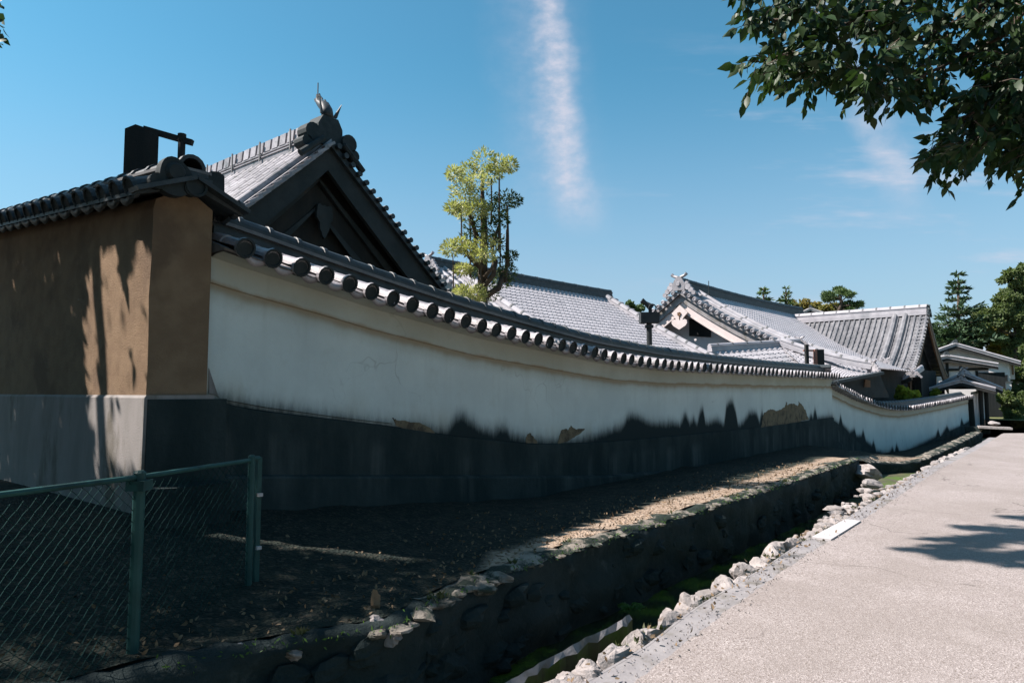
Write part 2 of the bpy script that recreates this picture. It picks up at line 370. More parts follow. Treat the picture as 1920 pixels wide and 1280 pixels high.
MT['lf_fern'] = m_leaf('fern_fronds', (.05,.12,.03), (.08,.16,.03), None, .3)
MT['lf_weed'] = m_leaf('dull_weed', (.055,.075,.03), (.085,.09,.04), (.14,.115,.06), .2)
MT['lf_dry'] = pmat('dry_leaf', (.13,.09,.055), (.20,.145,.09), 20, .9, 0, rv=0)
# ================================================================== THE SETTING
# lane edge, surveyed on the flat lane surface
edge_px = [(1190,1280), (1300,1192), (1400,1118), (1478,1062), (1558,1011), (1614,976), (1697,922), (1760,880), (1837,840), (1881,811), (1920,798)]
EDG = [hz(x, y, 0) for x, y in edge_px]
f_edge = smooth_interp([-8, -3] + [p.x for p in EDG] + [34, 40, 50, 60], [EDG[0].y-.12]*2 + [p.y for p in EDG] + [.6, -1.8, -8, -16], .8)
XS = list(np.arange(-8, 60.01, .5))
def strip_sheet(name, mat, fa, fb, z, xs, nacross=1, crown=0):
    mb = MB(); rows = []
    for x in xs:
        a, b = fa(x), fb(x); rows.append([(x, a+(b-a)*k/nacross, z(x, k/nacross) if callable(z) else z) for k in range(nacross+1)])
    mb.grid(rows); return struct(mb.build(name, mat))
# great sheet of ground reaching the horizon, below the ditch
struct(MB().add([(-900,-900,-1.5), (900,-900,-1.5), (900,900,-1.5), (-900,900,-1.5)], [(0,1,2,3)]).build('ground', MT['bank']))
road = strip_sheet('road', MT['road'], lambda x: f_edge(x)-7.2, lambda x: f_edge(x)+.02*nz(x*2.3)+.018*nz(x*7)+.012*nz(x*19), lambda x, k: .0 - .03*(1-k), list(np.arange(-8, 0, .5))+list(np.arange(0, 22, .05))+list(np.arange(22, 60.01, .5)), 6)
MT['grass'] = pmat('rough_grass', (.07,.10,.03), (.12,.13,.05), 3, .95, .8, 30, c3=(.2,.16,.1), s3=1.3)
strip_sheet('grass_verge', MT['grass'], lambda x: -60, lambda x: f_edge(x)-7.15, lambda x, k: .5*(1-k)-.04, XS, 6)
# concrete gutter strip between lane and kerb stones
GW = lambda x: .2 + .05*nz(x*.7) + .04*max(0, 4-x)
strip_sheet('gutter_strip', MT['strip'], lambda x: f_edge(x)-.08, lambda x: f_edge(x)+GW(x), lambda x, k: -.007+.004*k, list(np.arange(-8, 30, .25)), 2)
sl = [hz(1522,1006,.014), hz(1558,1011,.014), hz(1614,976,.014), hz(1585,973,.014)]
struct(MB().poly([p+Vector((0,0,-.03)) for p in sl], (0,0,.033)).build('gutter_slab', MT['slab']))
# retaining wall line (ditch far side)
ret_px = [(745,1168), (800,1128), (860,1103), (950,1065), (1100,1015), (1250,970), (1400,925), (1500,893), (1570,869), (1608,858)]
RET = [hz(x, y, .32) for x, y in ret_px]
ZR = .32
RX1 = RET[-1].x
f_ret = smooth_interp([-6, .4, 1.6, RET[0].x-.45] + [p.x for p in RET], [3.55, 3.5, 3.42, 3.2] + [p.y for p in RET], .25)
ret2_px = [(1622,864, .02), (1650,864,-.08), (1690,868,-.12), (1730,860,-.1), (1780,838,-.04), (1838,809,0)]
RET2 = [hz(x, y, z) for x, y, z in ret2_px]
f_ret2 = smooth_interp([p.x for p in RET2], [p.y for p in RET2], .6)
f_ret2z = smooth_interp([p.x for p in RET2], [p.z for p in RET2], .6)
RX2, RX3 = RET2[0].x, RET2[-1].x
BED = -.42
def f_bankedge(x):
    if x <= RX1: return f_ret(x)
    if x >= RX2: return f_ret2(min(x, RX3))
    k = (x-RX1)/max(.01, RX2-RX1); return f_ret(RX1)*(1-k)+f_ret2(RX2)*k
def f_bankz(x):
    if x <= RX1: return ZR + .02*nz(x*1.3, 5)
    if x >= RX2: return f_ret2z(min(x, RX3))
    k = (x-RX1)/max(.01, RX2-RX1); return ZR*(1-k)+f_ret2z(RX2)*k
# long wall survey ------------------------------------------------------
YW, YE, YRG = 5.60, 5.32, 5.95        # plaster face, eaves edge, ridge line
eave_px = [(400,446), (458,468), (511,487), (560,502), (607,518), (649,531), (689,546), (725,559), (760,569), (794,579), (825,589), (852,597), (880,606), (907,614), (932,621), (957,627), (980,631), (1003,637),
  (1025,641), (1044,646), (1064,650), (1083,655), (1101,659), (1118,663), (1135,667), (1150,670), (1167,673), (1195,678), (1225,681), (1263,686), (1299,688), (1340,691), (1376,693), (1431,697), (1477,700), (1530,703), (1567,705)]
E = [hy(x, y, YE) for x, y in eave_px]; f_eave = smooth_interp([p.x for p in E], [p.z for p in E], .5)
rdg_px = [(425,398), (500,425), (600,463), (700,499), (840,547), (1000,595), (1100,623), (1220,647), (1330,663), (1450,676), (1545,684)]
Q = [hy(x, y, YRG) for x, y in rdg_px]; f_ridge = smooth_interp([p.x for p in Q], [p.z for p in Q], .6)
base_px = [(392,745), (410,757), (520,773), (640,787), (740,799), (840,815), (1000,832), (1130,828), (1280,815), (1430,800), (1500,790), (1556,783)]
B = [hy(x, y, YW) for x, y in base_px]; f_base = smooth_interp([p.x for p in B], [p.z for p in B], .4)
stp_px = [(300,896), (400,893), (700,893), (1000,893), (1130,893), (1300,880), (1500,862)]
S_ = [hy(x, y, YW-.12) for x, y in stp_px]; f_step = smooth_interp([p.x for p in S_], [p.z for p in S_], .4)
X0, X1 = hy(390, 600, YW).x, hy(1560, 740, YW).x
print('WALL', X0, X1, [round(f_eave(x), 2) for x in (3, 6, 10, 15, 20)], [round(f_ridge(x), 2) for x in (3, 6, 10, 15, 20)], [round(f_base(x), 2) for x in (3, 6, 10, 15, 20)], [round(f_step(x), 2) for x in (3, 6, 10, 15, 20)])
print('RET', [(round(p.x, 2), round(p.y, 2)) for p in RET], [(round(p.x, 2), round(p.y, 2)) for p in RET2], [(round(p.x, 2), round(p.y, 2)) for p in EDG])
# second wall survey (lower, dips)
w2_px = [(1552, 20.3), (1600, 22.6), (1640, 24.2), (1700, 26.2), (1760, 29.6), (1816, 34.0)]
def w2_at(px, py):
    xs_, ds = zip(*w2_px); return at(px, py, float(np.interp(px, xs_, ds)))
W2E = [w2_at(x, y) for x, y in [(1562,724), (1580,734), (1600,744), (1620,752), (1640,759), (1660,764), (1680,765), (1700,764), (1730,759), (1770,752), (1815,743)]]
W2R = [w2_at(x, y) for x, y in [(1557,716), (1580,728), (1600,737), (1620,744), (1640,749), (1660,751), (1680,751), (1710,749), (1740,745), (1770,741), (1815,734)]]
W2B = [w2_at(x, y) for x, y in [(1552,783), (1563,790), (1590,815), (1615,836), (1640,850), (1690,850), (1750,822), (1816,790)]]
def ground_z(x):      # soil height at the wall foot
    if x < 12: return max(.24, f_step(max(x, 2.2))-.28)
    if x < 19: return .2
    if x < 24: return .2-.9*(x-19)/5
    return -.7+.02*(x-24)
# bank and courtyard soil
xs = list(np.arange(-8, 2, .35)) + list(np.arange(2, 14, .16)) + list(np.arange(14, 45, .5)); rows = []; uvr = []
for x in xs:
    y0 = f_bankedge(x)+.10; z0 = f_bankz(x)+.004; g = ground_z(x); r = []
    ks = [0, .08, .2, .35, .5, .65, .8, 1]
    yw = 5.5 if x < 22 else max(y0+.6, 5.5-.06*(x-22))
    for k in ks: r.append((x, y0+(yw-y0)*k, z0+(g-z0)*k**(1.5 if x < RX1+.8 else .35)+.03*nz(x*2.1, k*7)*(k > 0)))
    r += [(x, 9, max(g, .2)), (x, 16, .3), (x, 40, .3), (x, 140, .3)]
    rows.append(r); uvr.append([(x, q[1]-y0+.8*min(1, max(0, (4.2-x)/1.8))+.12*min(1, max(0, (7.5-x)/3.3))+.22*min(1, max(0, (x-RX1)/1.))) for q in r])  # offsets bend the painted dark zone to the wall's shadow line
struct(MB().grid(rows, uvs=uvr).build('earth_bank', MT['bank_shade'], smooth=True))
struct(MB().grid([[(x, y, .12) for y in (-60, 0, 30, 140)] for x in (44.9, 70, 140, 260)]).build('far_terrain', MT['grass']))
# ditch bed and water
xs = list(np.arange(-8, 36, .25)); rows = []
for x in xs:
    a, b = f_edge(x)+.05, f_bankedge(x)+.05
    rows.append([(x, a+(b-a)*k, BED+.1*max(0, nz(x*1.7, k*4))+(.05*max(0, x-10) if x < 13 else .15)*(.6 if k < .5 else .3)) for k in (0, .25, .5, .75, 1)])
struct(MB().grid(rows).build('ditch_bed', MT['wet'], smooth=True))
struct(MB().grid([[(x, f_edge(x)+.15, BED+.07), (x, f_bankedge(x)+.03, BED+.07)] for x in np.arange(-8, 11.5, .4)]).build('water', MT['water']))
# ditch inner side under the kerb stones
struct(MB().grid([[(x, f_edge(x)+GW(x)-.02, -.002), (x, f_edge(x)+GW(x)+.05, -.12), (x, f_edge(x)+GW(x)+.08, -.6)] for x in np.arange(-8, 30, .25)]).build('ditch_side', MT['wet']))
# narrow lit ledge along the bottom of the ditch
lp = [(930,1290), (985,1260), (1040,1228), (1100,1196), (1150,1172), (1180,1152)]
LG = [hz(x, y, -.10) for x, y in lp]; mb = MB(); rows = []
for i, p in enumerate(LG):
    for q in range(4):
        if i == len(LG)-1 and q: break
        p2 = p.lerp(LG[min(i+1, len(LG)-1)], q/4); n = .05*nz(p2.x*6); w = .035+.04*nz(p2.x*5, 3)
        rows.append([(p2.x, p2.y-w+n, -.5), (p2.x, p2.y-w*.8+n, -.13+.04*nz(p2.x*9, 2)), (p2.x, p2.y+n*.4, -.095+.03*nz(p2.x*7, 5)), (p2.x+.02, p2.y+.012, -.14), (p2.x+.02, p2.y+.03, -.5)])
mb.grid([r[1:] for r in rows]); struct(mb.build('ditch_ledge', MT['strip'])); MB().grid([r[:2] for r in rows]).build('ledge_side', MT['wet'], bpy.data.objects['ditch_ledge'])
# ------------------------------------------------------------------ retaining walls
def retaining(name, label, fy, fz, x0, x1, mat, step=.07):
    t = thing(name, label, 'wall', (x0, fy(x0), BED)); rows = []; top = []
    for x in np.arange(x0, x1+.001, step):
        y = fy(x); z = fz(x)+.03*nz(x*3.3)+.022*nz(x*9)
        j = .05*nz(x*2.0, 2)
        r = [(x, y+.30, z-.03), (x, y+.11+.02*nz(x*5, 1), z-.004), (x, y+.02+.03*nz(x*6, 9), z), (x, y-.035+j*.5, z-.035+.02*nz(x*8, 4))]
        d = z-BED
        for k in np.linspace(.12, 1.25, 12):
            r.append((x+.02*nz(x*5, k*9, 3), y-.05+j*(1-k*.4)+.07*nz(x*2.6, k*d*3.5)+.03*nz(x*8, k*d*9), z-d*k))
        top.append([Vector(q)+Vector((0, 0, .006)) for q in r[:4]]); rows.append(r)
    MB().grid(rows).build('face', mat, t, smooth=True)
    MB().grid([r for r in top if r[0].x > 2.9]).build('coping', MT['limecap'], t, smooth=True)
    return t
MT['limecap'] = pmat('lime_streaked_edge', (.20,.175,.145), (.31,.275,.235), 6, .9, 1., 30, c3=(.022,.032,.026), s3=4.5, t3=(.40,.52), bd=.02, spec=.2)
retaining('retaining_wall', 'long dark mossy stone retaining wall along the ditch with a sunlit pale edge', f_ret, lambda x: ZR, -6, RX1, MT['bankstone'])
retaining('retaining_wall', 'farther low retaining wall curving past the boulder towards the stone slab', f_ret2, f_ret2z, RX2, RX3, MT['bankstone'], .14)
RW = bpy.data.objects['retaining_wall']
RROCK = [None]
# return face between the two
p, q = Vector((RX1-.02, f_ret(RX1), ZR)), Vector((RX2+.05, f_ret2(RX2), f_ret2z(RX2)))
# ------------------------------------------------------------------ stones
def rock_mesh(name, mat, seed, n=18, m=12, flat=.75, amp=.6):
    mb = MB(); rows = []; gg = random.Random(seed); planes = []
    for k in range(17):
        v = Vector((gg.gauss(0, 1), gg.gauss(0, 1), gg.gauss(0, 1))).normalized(); planes.append((v, gg.uniform(.62, .98)))
    for i in range(m+1):
        th = math.pi*i/m; r = []
        for k in range(n):
            ph = 2*math.pi*k/n
            d = Vector((math.sin(th)*math.cos(ph), math.sin(th)*math.sin(ph), math.cos(th)))
            s = 1.25
            for nn, hh in planes: s = min(s, hh/max(.05, d.dot(nn)))
            s *= 1+amp*.35*nz(d.x*1.5+seed*3.1, d.y*1.5, d.z*1.5+seed)+.12*nz(d.x*4+seed, d.y*4, d.z*4)+.07*nz(d.x*9, d.y*9+seed, d.z*9)
            r.append(Vector((d.x, d.y, d.z*flat))*s*.5)
        rows.append(r)
    mb.grid(rows, closed=True); return mb.mesh(name, mat, False)
ROCK = [rock_mesh('stone', MT['stone'], s) for s in range(7)]
ROCKW = [rock_mesh('pebble', MT['stone'], s+20, 8, 5) for s in range(4)]
MT['edge_rock'] = pmat('lichened_edge_rock', (.13,.118,.10), (.25,.225,.195), 7, .9, 1., 25, c3=(.03,.042,.034), s3=5, t3=(.45,.58), rv=.5, bd=.02, spec=.2)
EROCK = [rock_mesh('stone', MT['edge_rock'], s_+60, 12, 8) for s_ in range(5)]; FROCK = [rock_mesh('stone', MT['bankstone'], s_+80, 12, 8) for s_ in range(4)]
x = 2.5; k = 0
while x < RX1-.05:
    sz_ = rnd.uniform(.07, .20) if x < 4.2 else rnd.uniform(.05, .11)
    M = Matrix.Translation((x, f_ret(x)+rnd.uniform(-.05, .06), ZR-(.03 if x < 4.2 else .022)+rnd.uniform(-.02, .008))) @ Matrix.Rotation(rnd.uniform(0, 3), 4, 'Z') @ Matrix.Diagonal((sz_*1.2, sz_, sz_*.6, 1))
    link('stone', EROCK[k % 5], RW, M); k += 1; x += sz_*rnd.uniform(.6, 1.3)
for k in range(110):
    x = rnd.uniform(1.0, RX1-.2); sz_ = rnd.uniform(.14, .34)
    M = Matrix.Translation((x, f_ret(x)-.0+rnd.uniform(-.02, .03), rnd.uniform(BED+.1, ZR-.1))) @ Matrix.Rotation(rnd.uniform(-.4, .4), 4, 'Y') @ Matrix.Diagonal((sz_*1.3, .20, sz_*.8, 1))
    link('stone', FROCK[k % 4], RW, M)
kerb = struct(MB().grid([[(x, f_edge(x)+GW(x)-.01, -.06), (x, f_edge(x)+GW(x)+.12, -.14)] for x in np.arange(-4, 30, .3)]).build('kerb', MT['strip']))
x = 1.2; k = 0
while x < 24:
    L = rnd.choice((.11, .16, .2, .26, .34))*rnd.uniform(.85, 1.15)*(1 if x < 12 else 1.5)
    w = rnd.uniform(.12, .23); h = rnd.uniform(.08, .18)*(1 if x < 8 else .8)
    if not (9.6 < x < 12.3):
        M = Matrix.Translation((x+L/2, f_edge(x)+GW(x)+.09+rnd.uniform(-.04, .05), -.062+rnd.uniform(-.03, .03))) @ Matrix.Rotation(rnd.uniform(-.35, .35), 4, 'Z') @ Matrix.Rotation(rnd.uniform(-.25, .25), 4, 'X') @ Matrix.Diagonal((L*1.1, w*1.25, h*1.5, 1))
        link('stone', ROCK[k % 7], kerb, M); k += 1
        if rnd.random() < .6 and x < 9:      # smaller ones in front, leaning into the ditch
            M = Matrix.Translation((x+rnd.uniform(0, L), f_edge(x)+GW(x)+.20+rnd.uniform(0, .05), -.13+rnd.uniform(-.04, .02))) @ Matrix.Rotation(rnd.uniform(0, 3), 4, 'Z') @ Matrix.Diagonal((L*.7, w*.8, h, 1))
            link('stone', ROCK[(k+3) % 7], kerb, M)
    x += L*.86
# pebbles heaped at the end of the ditch
bedo = bpy.data.objects['ditch_bed']
for i in range(60):
    px = rnd.uniform(1535, 1650); py = 985-(px-1535)*.62+rnd.uniform(-14, 16)
    P = hz(px, py, -.07); s = rnd.uniform(.07, .26)
    M = Matrix.Translation((P.x, P.y, -.10+rnd.uniform(-.03, .05))) @ Matrix.Rotation(rnd.uniform(0, 3), 4, 'Z') @ Matrix.Diagonal((s, s*rnd.uniform(.6, 1), s*.7, 1))
    link('pebble', ROCKW[i % 4], bedo, M)
P = hz(1634, 906, -.12)
bl = link('boulder', rock_mesh('boulder', MT['boulder'] if 'boulder' in MT else MT['stone'], 51, 16, 11, .8, .22), None, Matrix.Translation((P.x, P.y+.1, .10)) @ Matrix.Rotation(.5, 4, 'Z') @ Matrix.Diagonal((.62, .5, .46, 1)))
tag(bl, 'big rounded tan boulder wedged in the ditch where the retaining wall ends', 'boulder')
P = hz(1630, 918, -.1)
bl = link('boulder', ROCK[2], None, Matrix.Translation((P.x, P.y, -.02)) @ Matrix.Diagonal((.42, .34, .22, 1)))
tag(bl, 'flat pale stone lying just below the big tan boulder', 'stone')
P = hz(705, 1130, .36)
bl = link('stone', rock_mesh('stone', MT['mud'], 33, 10, 7, 1.3, .2), None, Matrix.Translation((P.x, P.y, .37)) @ Matrix.Diagonal((.085, .06, .10, 1)))
tag(bl, 'small upright pointed stone standing alone on the dark bank edge', 'stone')
# rough pale rocks at the near end of the retaining wall
for i, (px, py, s) in enumerate([(700,1168,.26), (732,1172,.2), (665,1160,.18), (600,1178,.15), (545,1200,.16), (455,1205,.2), (785,1130,.14), (850,1103,.13)]):
    P = hz(px, py, .3)
    link('stone', ROCK[(i*3) % 7], bpy.data.objects['earth_bank'], Matrix.Translation(P-Vector((0, 0, .05))) @ Matrix.Rotation(i*1.1, 4, 'Z') @ Matrix.Diagonal((s, s*.8, s*.75, 1)))
# stone footbridge at the far end
P = hz(1834, 800, .1); Q2 = hz(1896, 803, .06)
t = thing('stone_footbridge', 'grey stone slab bridging the far end of the ditch', 'footbridge', (P.x, P.y, 0))
MB().beam(P, Q2, .7, .09).build('slab', MT['stone'], t)
MB().beam(P+Vector((.2, .5, -.15)), P+Vector((.2, -.4, -.15)), .3, .3).build('abutment', MT['bankstone'], t)
bl = link('stone', ROCK[4], None, Matrix.Translation(at(1865, 794, (P-EYE).dot(FW)+.3)) @ Matrix.Diagonal((1.1, .5, .3, 1)))
tag(bl, 'flat pale stone resting on the far slab over the ditch', 'stone')
# ================================================================== TILES
def cover_mesh(name, mat, r=.08, L=.31, eave=False, n=9):
    mb = MB(); rows = []
    def ring(x, rr, z0=0): return [(x, -rr*math.cos(math.pi*k/(n-1)), z0+rr*math.sin(math.pi*k/(n-1))) for k in range(n)]
    rows = [ring(-L, r*.93), ring(-.045, r), ring(0, r*1.03 if eave else r*1.0), ring(0, r*.78)]
    if name == 'ridge_cap': rows = [ring(-L, r*.92), ring(-.05, r*.97), ring(-.045, r*1.07), ring(0, r*1.07), ring(0, r*.78)]
    mb.grid(rows)
    if eave:   # round end disc with a raised rim
        m = 14; D = lambda x, rr: [(x, rr*math.cos(2*math.pi*k/m), .012+rr*math.sin(2*math.pi*k/m)) for k in range(m)]
        mb.grid([D(-.03, r*1.06), D(.012, r*1.10), D(.014, r*.86), D(.0, r*.80)], closed=True)
        n0 = (n-1)*3; mb.add(D(.0, r*.80), [tuple(range(m))])
    me = mb.mesh(name, mat, False)
    if eave:
        me.materials.append(MT['tile_end'])
        for i, p in enumerate(me.polygons):
            if i >= n0+m: p.material_index = 1
    return me
def pan_mesh(name, mat, w=.20, L=.34, eave=False, n=7):
    mb = MB(); C = lambda k: (k/(n-1)-.5)*w
    Z = lambda k: -.012-.038*(1-(2*k/(n-1)-1)**2)
    rows = [[(-L, C(k), Z(k)+.012) for k in range(n)], [(.0, C(k), Z(k)) for k in range(n)], [(.0, C(k), Z(k)-.022) for k in range(n)]]
    if eave:
        rows = rows[:2] + [[(.012, C(k), Z(k)-.01) for k in range(n)], [(.014, C(k), Z(k)-.055-.012*math.cos((k/(n-1)-.5)*math.pi)) for k in range(n)], [(-.02, C(k), Z(k)-.05) for k in range(n)]]
    mb.grid(rows); return mb.mesh(name, mat, True)
COVER, COVER_E = cover_mesh('cover_tile', MT['tile']), cover_mesh('eave_tile', MT['tile'], eave=True)
PAN, PAN_E = pan_mesh('pan_tile', MT['tile']), pan_mesh('pan_tile', MT['tile'], eave=True)
CAPM = cover_mesh('ridge_cap', MT['tile_dark'], .105, .36)
COVER_D, COVER_DE = cover_mesh('cover_tile', MT['tile_dark']), cover_mesh('eave_tile', MT['tile_dark'], eave=True)
PAN_D = pan_mesh('pan_tile', MT['tile_dark'], eave=True)
PITCHT = .27
class Line:      # arc-length parametrised path in plan with named heights
    def __init__(s, pts, **h):
        s.P = [Vector((p[0], p[1])) for p in pts]; d = [0]
        for a, b in zip(s.P, s.P[1:]): d.append(d[-1]+(b-a).length)
        s.d = d; s.h = h; s.len = d[-1]
    def xy(s, t): return Vector((float(np.interp(t, s.d, [p.x for p in s.P])), float(np.interp(t, s.d, [p.y for p in s.P]))))
    def tan(s, t):
        a, b = s.xy(max(0, t-.2)), s.xy(min(s.len, t+.2)); return (b-a).normalized()
    def nor(s, t): d = s.tan(t); return Vector((d.y, -d.x))     # towards the lane
    def pt(s, t, o, z): p = s.xy(t)+s.nor(t)*o; return Vector((p.x, p.y, z))
def sweep(ln, ts, prof):
    return [[ln.pt(t, o, z) for o, z in prof(t)] for t in ts]
def roofed_wall(t, ln, fe, fr, fb, ff, fs, fm, thick, over, dark_until=-1, r0=0, r1=None, tile_step=PITCHT, start=.1):
    """plastered wall with a tiled, ridged roof; parts go under the thing t"""
    L = ln.len; r1 = r1 or L
    n = max(2, int(L/.03)); ts = [L*i/n for i in range(n+1)]
    band = .20
    ctr = -thick/2
    def prof(s):
        e = fe(s)-.10; b = fb(s)
        zs = [b, b+(e-band-b)*.25, b+(e-band-b)*.5, b+(e-band-b)*.75, e-band]
        return [(0, z) for z in zs]+[(.022, e-band+.006), (.022, e+.02), (.10, e+.035), (over-.06, e+.04)]
    rows = sweep(ln, ts, prof)
    uv = [[(s, z-fb(s)) for o, z in prof(s)] for s in ts]
    uv2 = [[(z-fb(s)-fm(s), fe(s)-.10-z) for o, z in prof(s)] for s in ts]
    MB().grid(rows, uvs=uv, uvs2=uv2).build('plaster_face', MT['plaster'], t)
    ts2 = [L*i/max(2, int(L/.3)) for i in range(max(2, int(L/.3))+1)]
    back = sweep(ln, ts2, lambda s: [(-.05, ff(s)-.3), (-.05, fe(s)+.0), (-thick, fe(s)+.0), (-thick, ff(s)-.3)])
    m = MB().grid(back); m.f.append((0, 1, 2, 3)); b = len(m.v)-4; m.f.append((b+3, b+2, b+1, b)); m.build('wall_core', MT['mud'], t)
    # plinth
    ts3 = [L*i/max(2, int(L/.1)) for i in range(max(2, int(L/.1))+1)]
    def pp(s):
        b = fb(s); st = fs(s) if fs else b-.6; f = ff(s)-.3
        st = min(st, b-.12); f = min(f, st-.1); j = .012*nz(s*3, 1)
        zz = np.linspace(b, st+.01, 5)
        return [(-.03, b+.004)]+[(.028+j+.012*nz(s*2.2, z*3), z-(.012 if i == 0 else 0)) for i, z in enumerate(zz)]+[(.105+j, st), (.12+j, st-.02), (.13+j, (st+f)/2), (.15+j, f)]
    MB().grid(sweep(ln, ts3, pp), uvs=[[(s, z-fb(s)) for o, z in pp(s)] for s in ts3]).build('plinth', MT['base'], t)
    # roof slab
    rz = .30          # ridge cap top above the roof apex
    def rp(s):
        e, r = fe(s), fr(s)-rz
        return [(over-.05, e-.045), (over-.03, e-.03), (ctr+.02, r), (ctr-.02, r), (-thick-over+.03, e-.03), (-thick-over+.05, e-.045), (-thick*.9, e-.05), (-.02, e-.05)]
    m = MB().grid(sweep(ln, ts2, rp), closed=True); m.f.append(tuple(range(8))); b = len(m.v)-8; m.f.append(tuple(range(b+7, b-1, -1)))
    m.build('roof_bed', MT['mortar'], t)
    # tiles
    k = 0; s = start
    while s < L-.05:
        for side in (1, -1):
            e, r = fe(s), fr(s)-rz
            oe = over if side > 0 else -thick-over
            pe, pr = ln.pt(s, oe, e), ln.pt(s, ctr, r)
            ta = (ln.pt(s+.1, oe, fe(s+.1))-ln.pt(s-.1, oe, fe(s-.1))).normalized()
            X, Y, Z = basis(pe-pr, ta)
            if Z.z < 0: Y = -Y; Z = -Z
            ln_ = (pe-pr).length
            if side < 0 and k % 1 == 0 and s > 9: continue       # far pitch hidden beyond here: bed only
            jit = lambda: Matrix.Translation((rnd.uniform(-.012, .012), rnd.uniform(-.008, .008), rnd.uniform(-.004, .006))) @ Matrix.Rotation(rnd.uniform(-.04, .04), 4, 'Z') @ Matrix.Rotation(rnd.uniform(-.025, .025), 4, 'Y')
            link('eave_tile', COVER_E, t, frame(pe+Z*.0, X, Y, Z) @ jit())
            link('cover_tile', COVER, t, frame(pe-X*.285+Z*.004, X, Y, Z) @ jit())
            if side > 0:
                link('pan_tile', PAN_E, t, frame(pe-X*.02+Y*(tile_step/2)+Z*.006, X, Y, Z) @ jit())
                link('pan_tile', PAN, t, frame(pe-X*.30+Y*(tile_step/2)+Z*.020, X, Y, Z))
        s += tile_step; k += 1
    # ridge: three courses of flat tiles and round caps
    n = max(2, int((r1-r0)/.2)); tr = [r0+(r1-r0)*i/n for i in range(n+1)]
    for j, (w, z0, z1) in enumerate([(.20, -.31, -.225), (.165, -.222, -.185), (.195, -.182, -.15), (.125, -.147, -.10)]):
        m = MB().grid(sweep(ln, tr, lambda s: [(ctr+w, fr(s)+z0), (ctr+w, fr(s)+z1), (ctr-w, fr(s)+z1), (ctr-w, fr(s)+z0)]), closed=True)
        m.f.append((3, 2, 1, 0)); b = len(m.v)-4; m.f.append((b, b+1, b+2, b+3))
        m.build('ridge_course', MT['tile_edge'] if j == 2 else MT['tile_dark'], t)
    s = r0+.33
    while s <= r1+.02:
        p, p0 = ln.pt(s, ctr, fr(s)-.112), ln.pt(s-.31, ctr, fr(s-.31)-.112)
        X, Y, Z = basis(p-p0, Vector((-(p-p0).y, (p-p0).x, 0)))
        link('ridge_cap', CAPM, t, frame(p, X, Y, Z) @ Matrix.Rotation(rnd.uniform(-.012, .012), 4, 'Y')); s += .31
MT['tile_edge'] = pmat('worn_tile_edge', (.11,.115,.12), (.16,.16,.16), 6, .6, .2, 50)
# damp line above the plinth, surveyed
damp_px = [(392,752), (700,800), (790,806), (840,812), (850,795), (858,787), (868,786), (880,794), (900,808), (925,816), (940,806), (948,806), (956,819), (985,827), (1040,832), (1080,830), (1110,823), (1140,812),
  (1165,805), (1178,786), (1185,783), (1200,787), (1215,796), (1240,799), (1262,796), (1275,800), (1283,783), (1287,781), (1293,798), (1301,788), (1307,800), (1313,775), (1318,768), (1323,797), (1345,790), (1358,799),
  (1362,765), (1366,758), (1374,756), (1379,772), (1384,801), (1395,793), (1405,777), (1418,777), (1424,794), (1429,773), (1433,795), (1516,790), (1521,779), (1524,787), (1528,768), (1533,786), (1556,783)]
DP = [hy(x, y, YW) for x, y in damp_px]
f_damp = lambda x: float(np.interp(x, [p.x for p in DP], [p.z for p in DP]))
MAINLOC = (X0, YW, .3)
lw = thing('plaster_wall', 'long white plaster wall with a tiled roof sweeping down from the tan corner', 'wall', MAINLOC)
LN1 = Line([(X0, YW), (X1, YW)])
fx = lambda f: (lambda s: f(X0+s))
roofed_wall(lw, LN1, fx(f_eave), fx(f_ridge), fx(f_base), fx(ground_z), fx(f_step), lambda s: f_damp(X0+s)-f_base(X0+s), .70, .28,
            r0=.10, r1=hy(1545, 684, YRG).x-X0, start=hy(458, 468, YE).x-X0)
# pale corner return at the head of the wall, and patches of bare clay where plaster fell
ha = [hy(x, y, YW+.0) for x, y in [(378,470), (400,478), (400,530), (388,522)]]
def ragged(pts, n=4, a=1.3):
    out = []
    for (x0, y0), (x1, y1) in zip(pts, pts[1:]+pts[:1]):
        for k in range(n): out.append((x0+(x1-x0)*k/n+rnd.uniform(-a, a)*(k > 0), y0+(y1-y0)*k/n+rnd.uniform(-a, a)*(k > 0)))
    return out
def patch(t, pts, surf, mat, name='bare_patch', out=.006):
    if name == 'bare_patch': pts = ragged(pts)
    MB().poly([surf(x, y)+out_v for x, y in pts for out_v in [Vector((0, 0, 0))]], (0, -out, 0)).build(name, mat, t)
MT['clay'] = pmat('bare_clay', (.14,.115,.075), (.22,.175,.11), 14, .95, 1., 30, c3=(.085,.07,.05), s3=7, t3=(.48,.62), bd=.02)
for pts in [[(735,783), (742,787), (765,790), (785,792), (800,799), (812,807), (820,814), (790,811), (760,805), (742,798)],
            [(986,822), (989,814), (993,811), (1000,818), (1008,830), (986,830)],
            [(1048,822), (1052,807), (1060,803), (1065,806), (1070,797), (1074,801), (1080,805), (1096,803), (1088,812), (1076,820), (1062,828), (1046,832)],
            [(1426,801), (1432,775), (1440,768), (1449,767), (1455,771), (1463,768), (1472,762), (1474,753), (1477,760), (1484,756), (1490,757), (1496,761), (1497,752), (1506,762), (1511,772), (1516,786), (1500,790), (1460,797)]]:
    patch(lw, pts, lambda x, y: hy(x, y, YW-.001), MT['clay'])
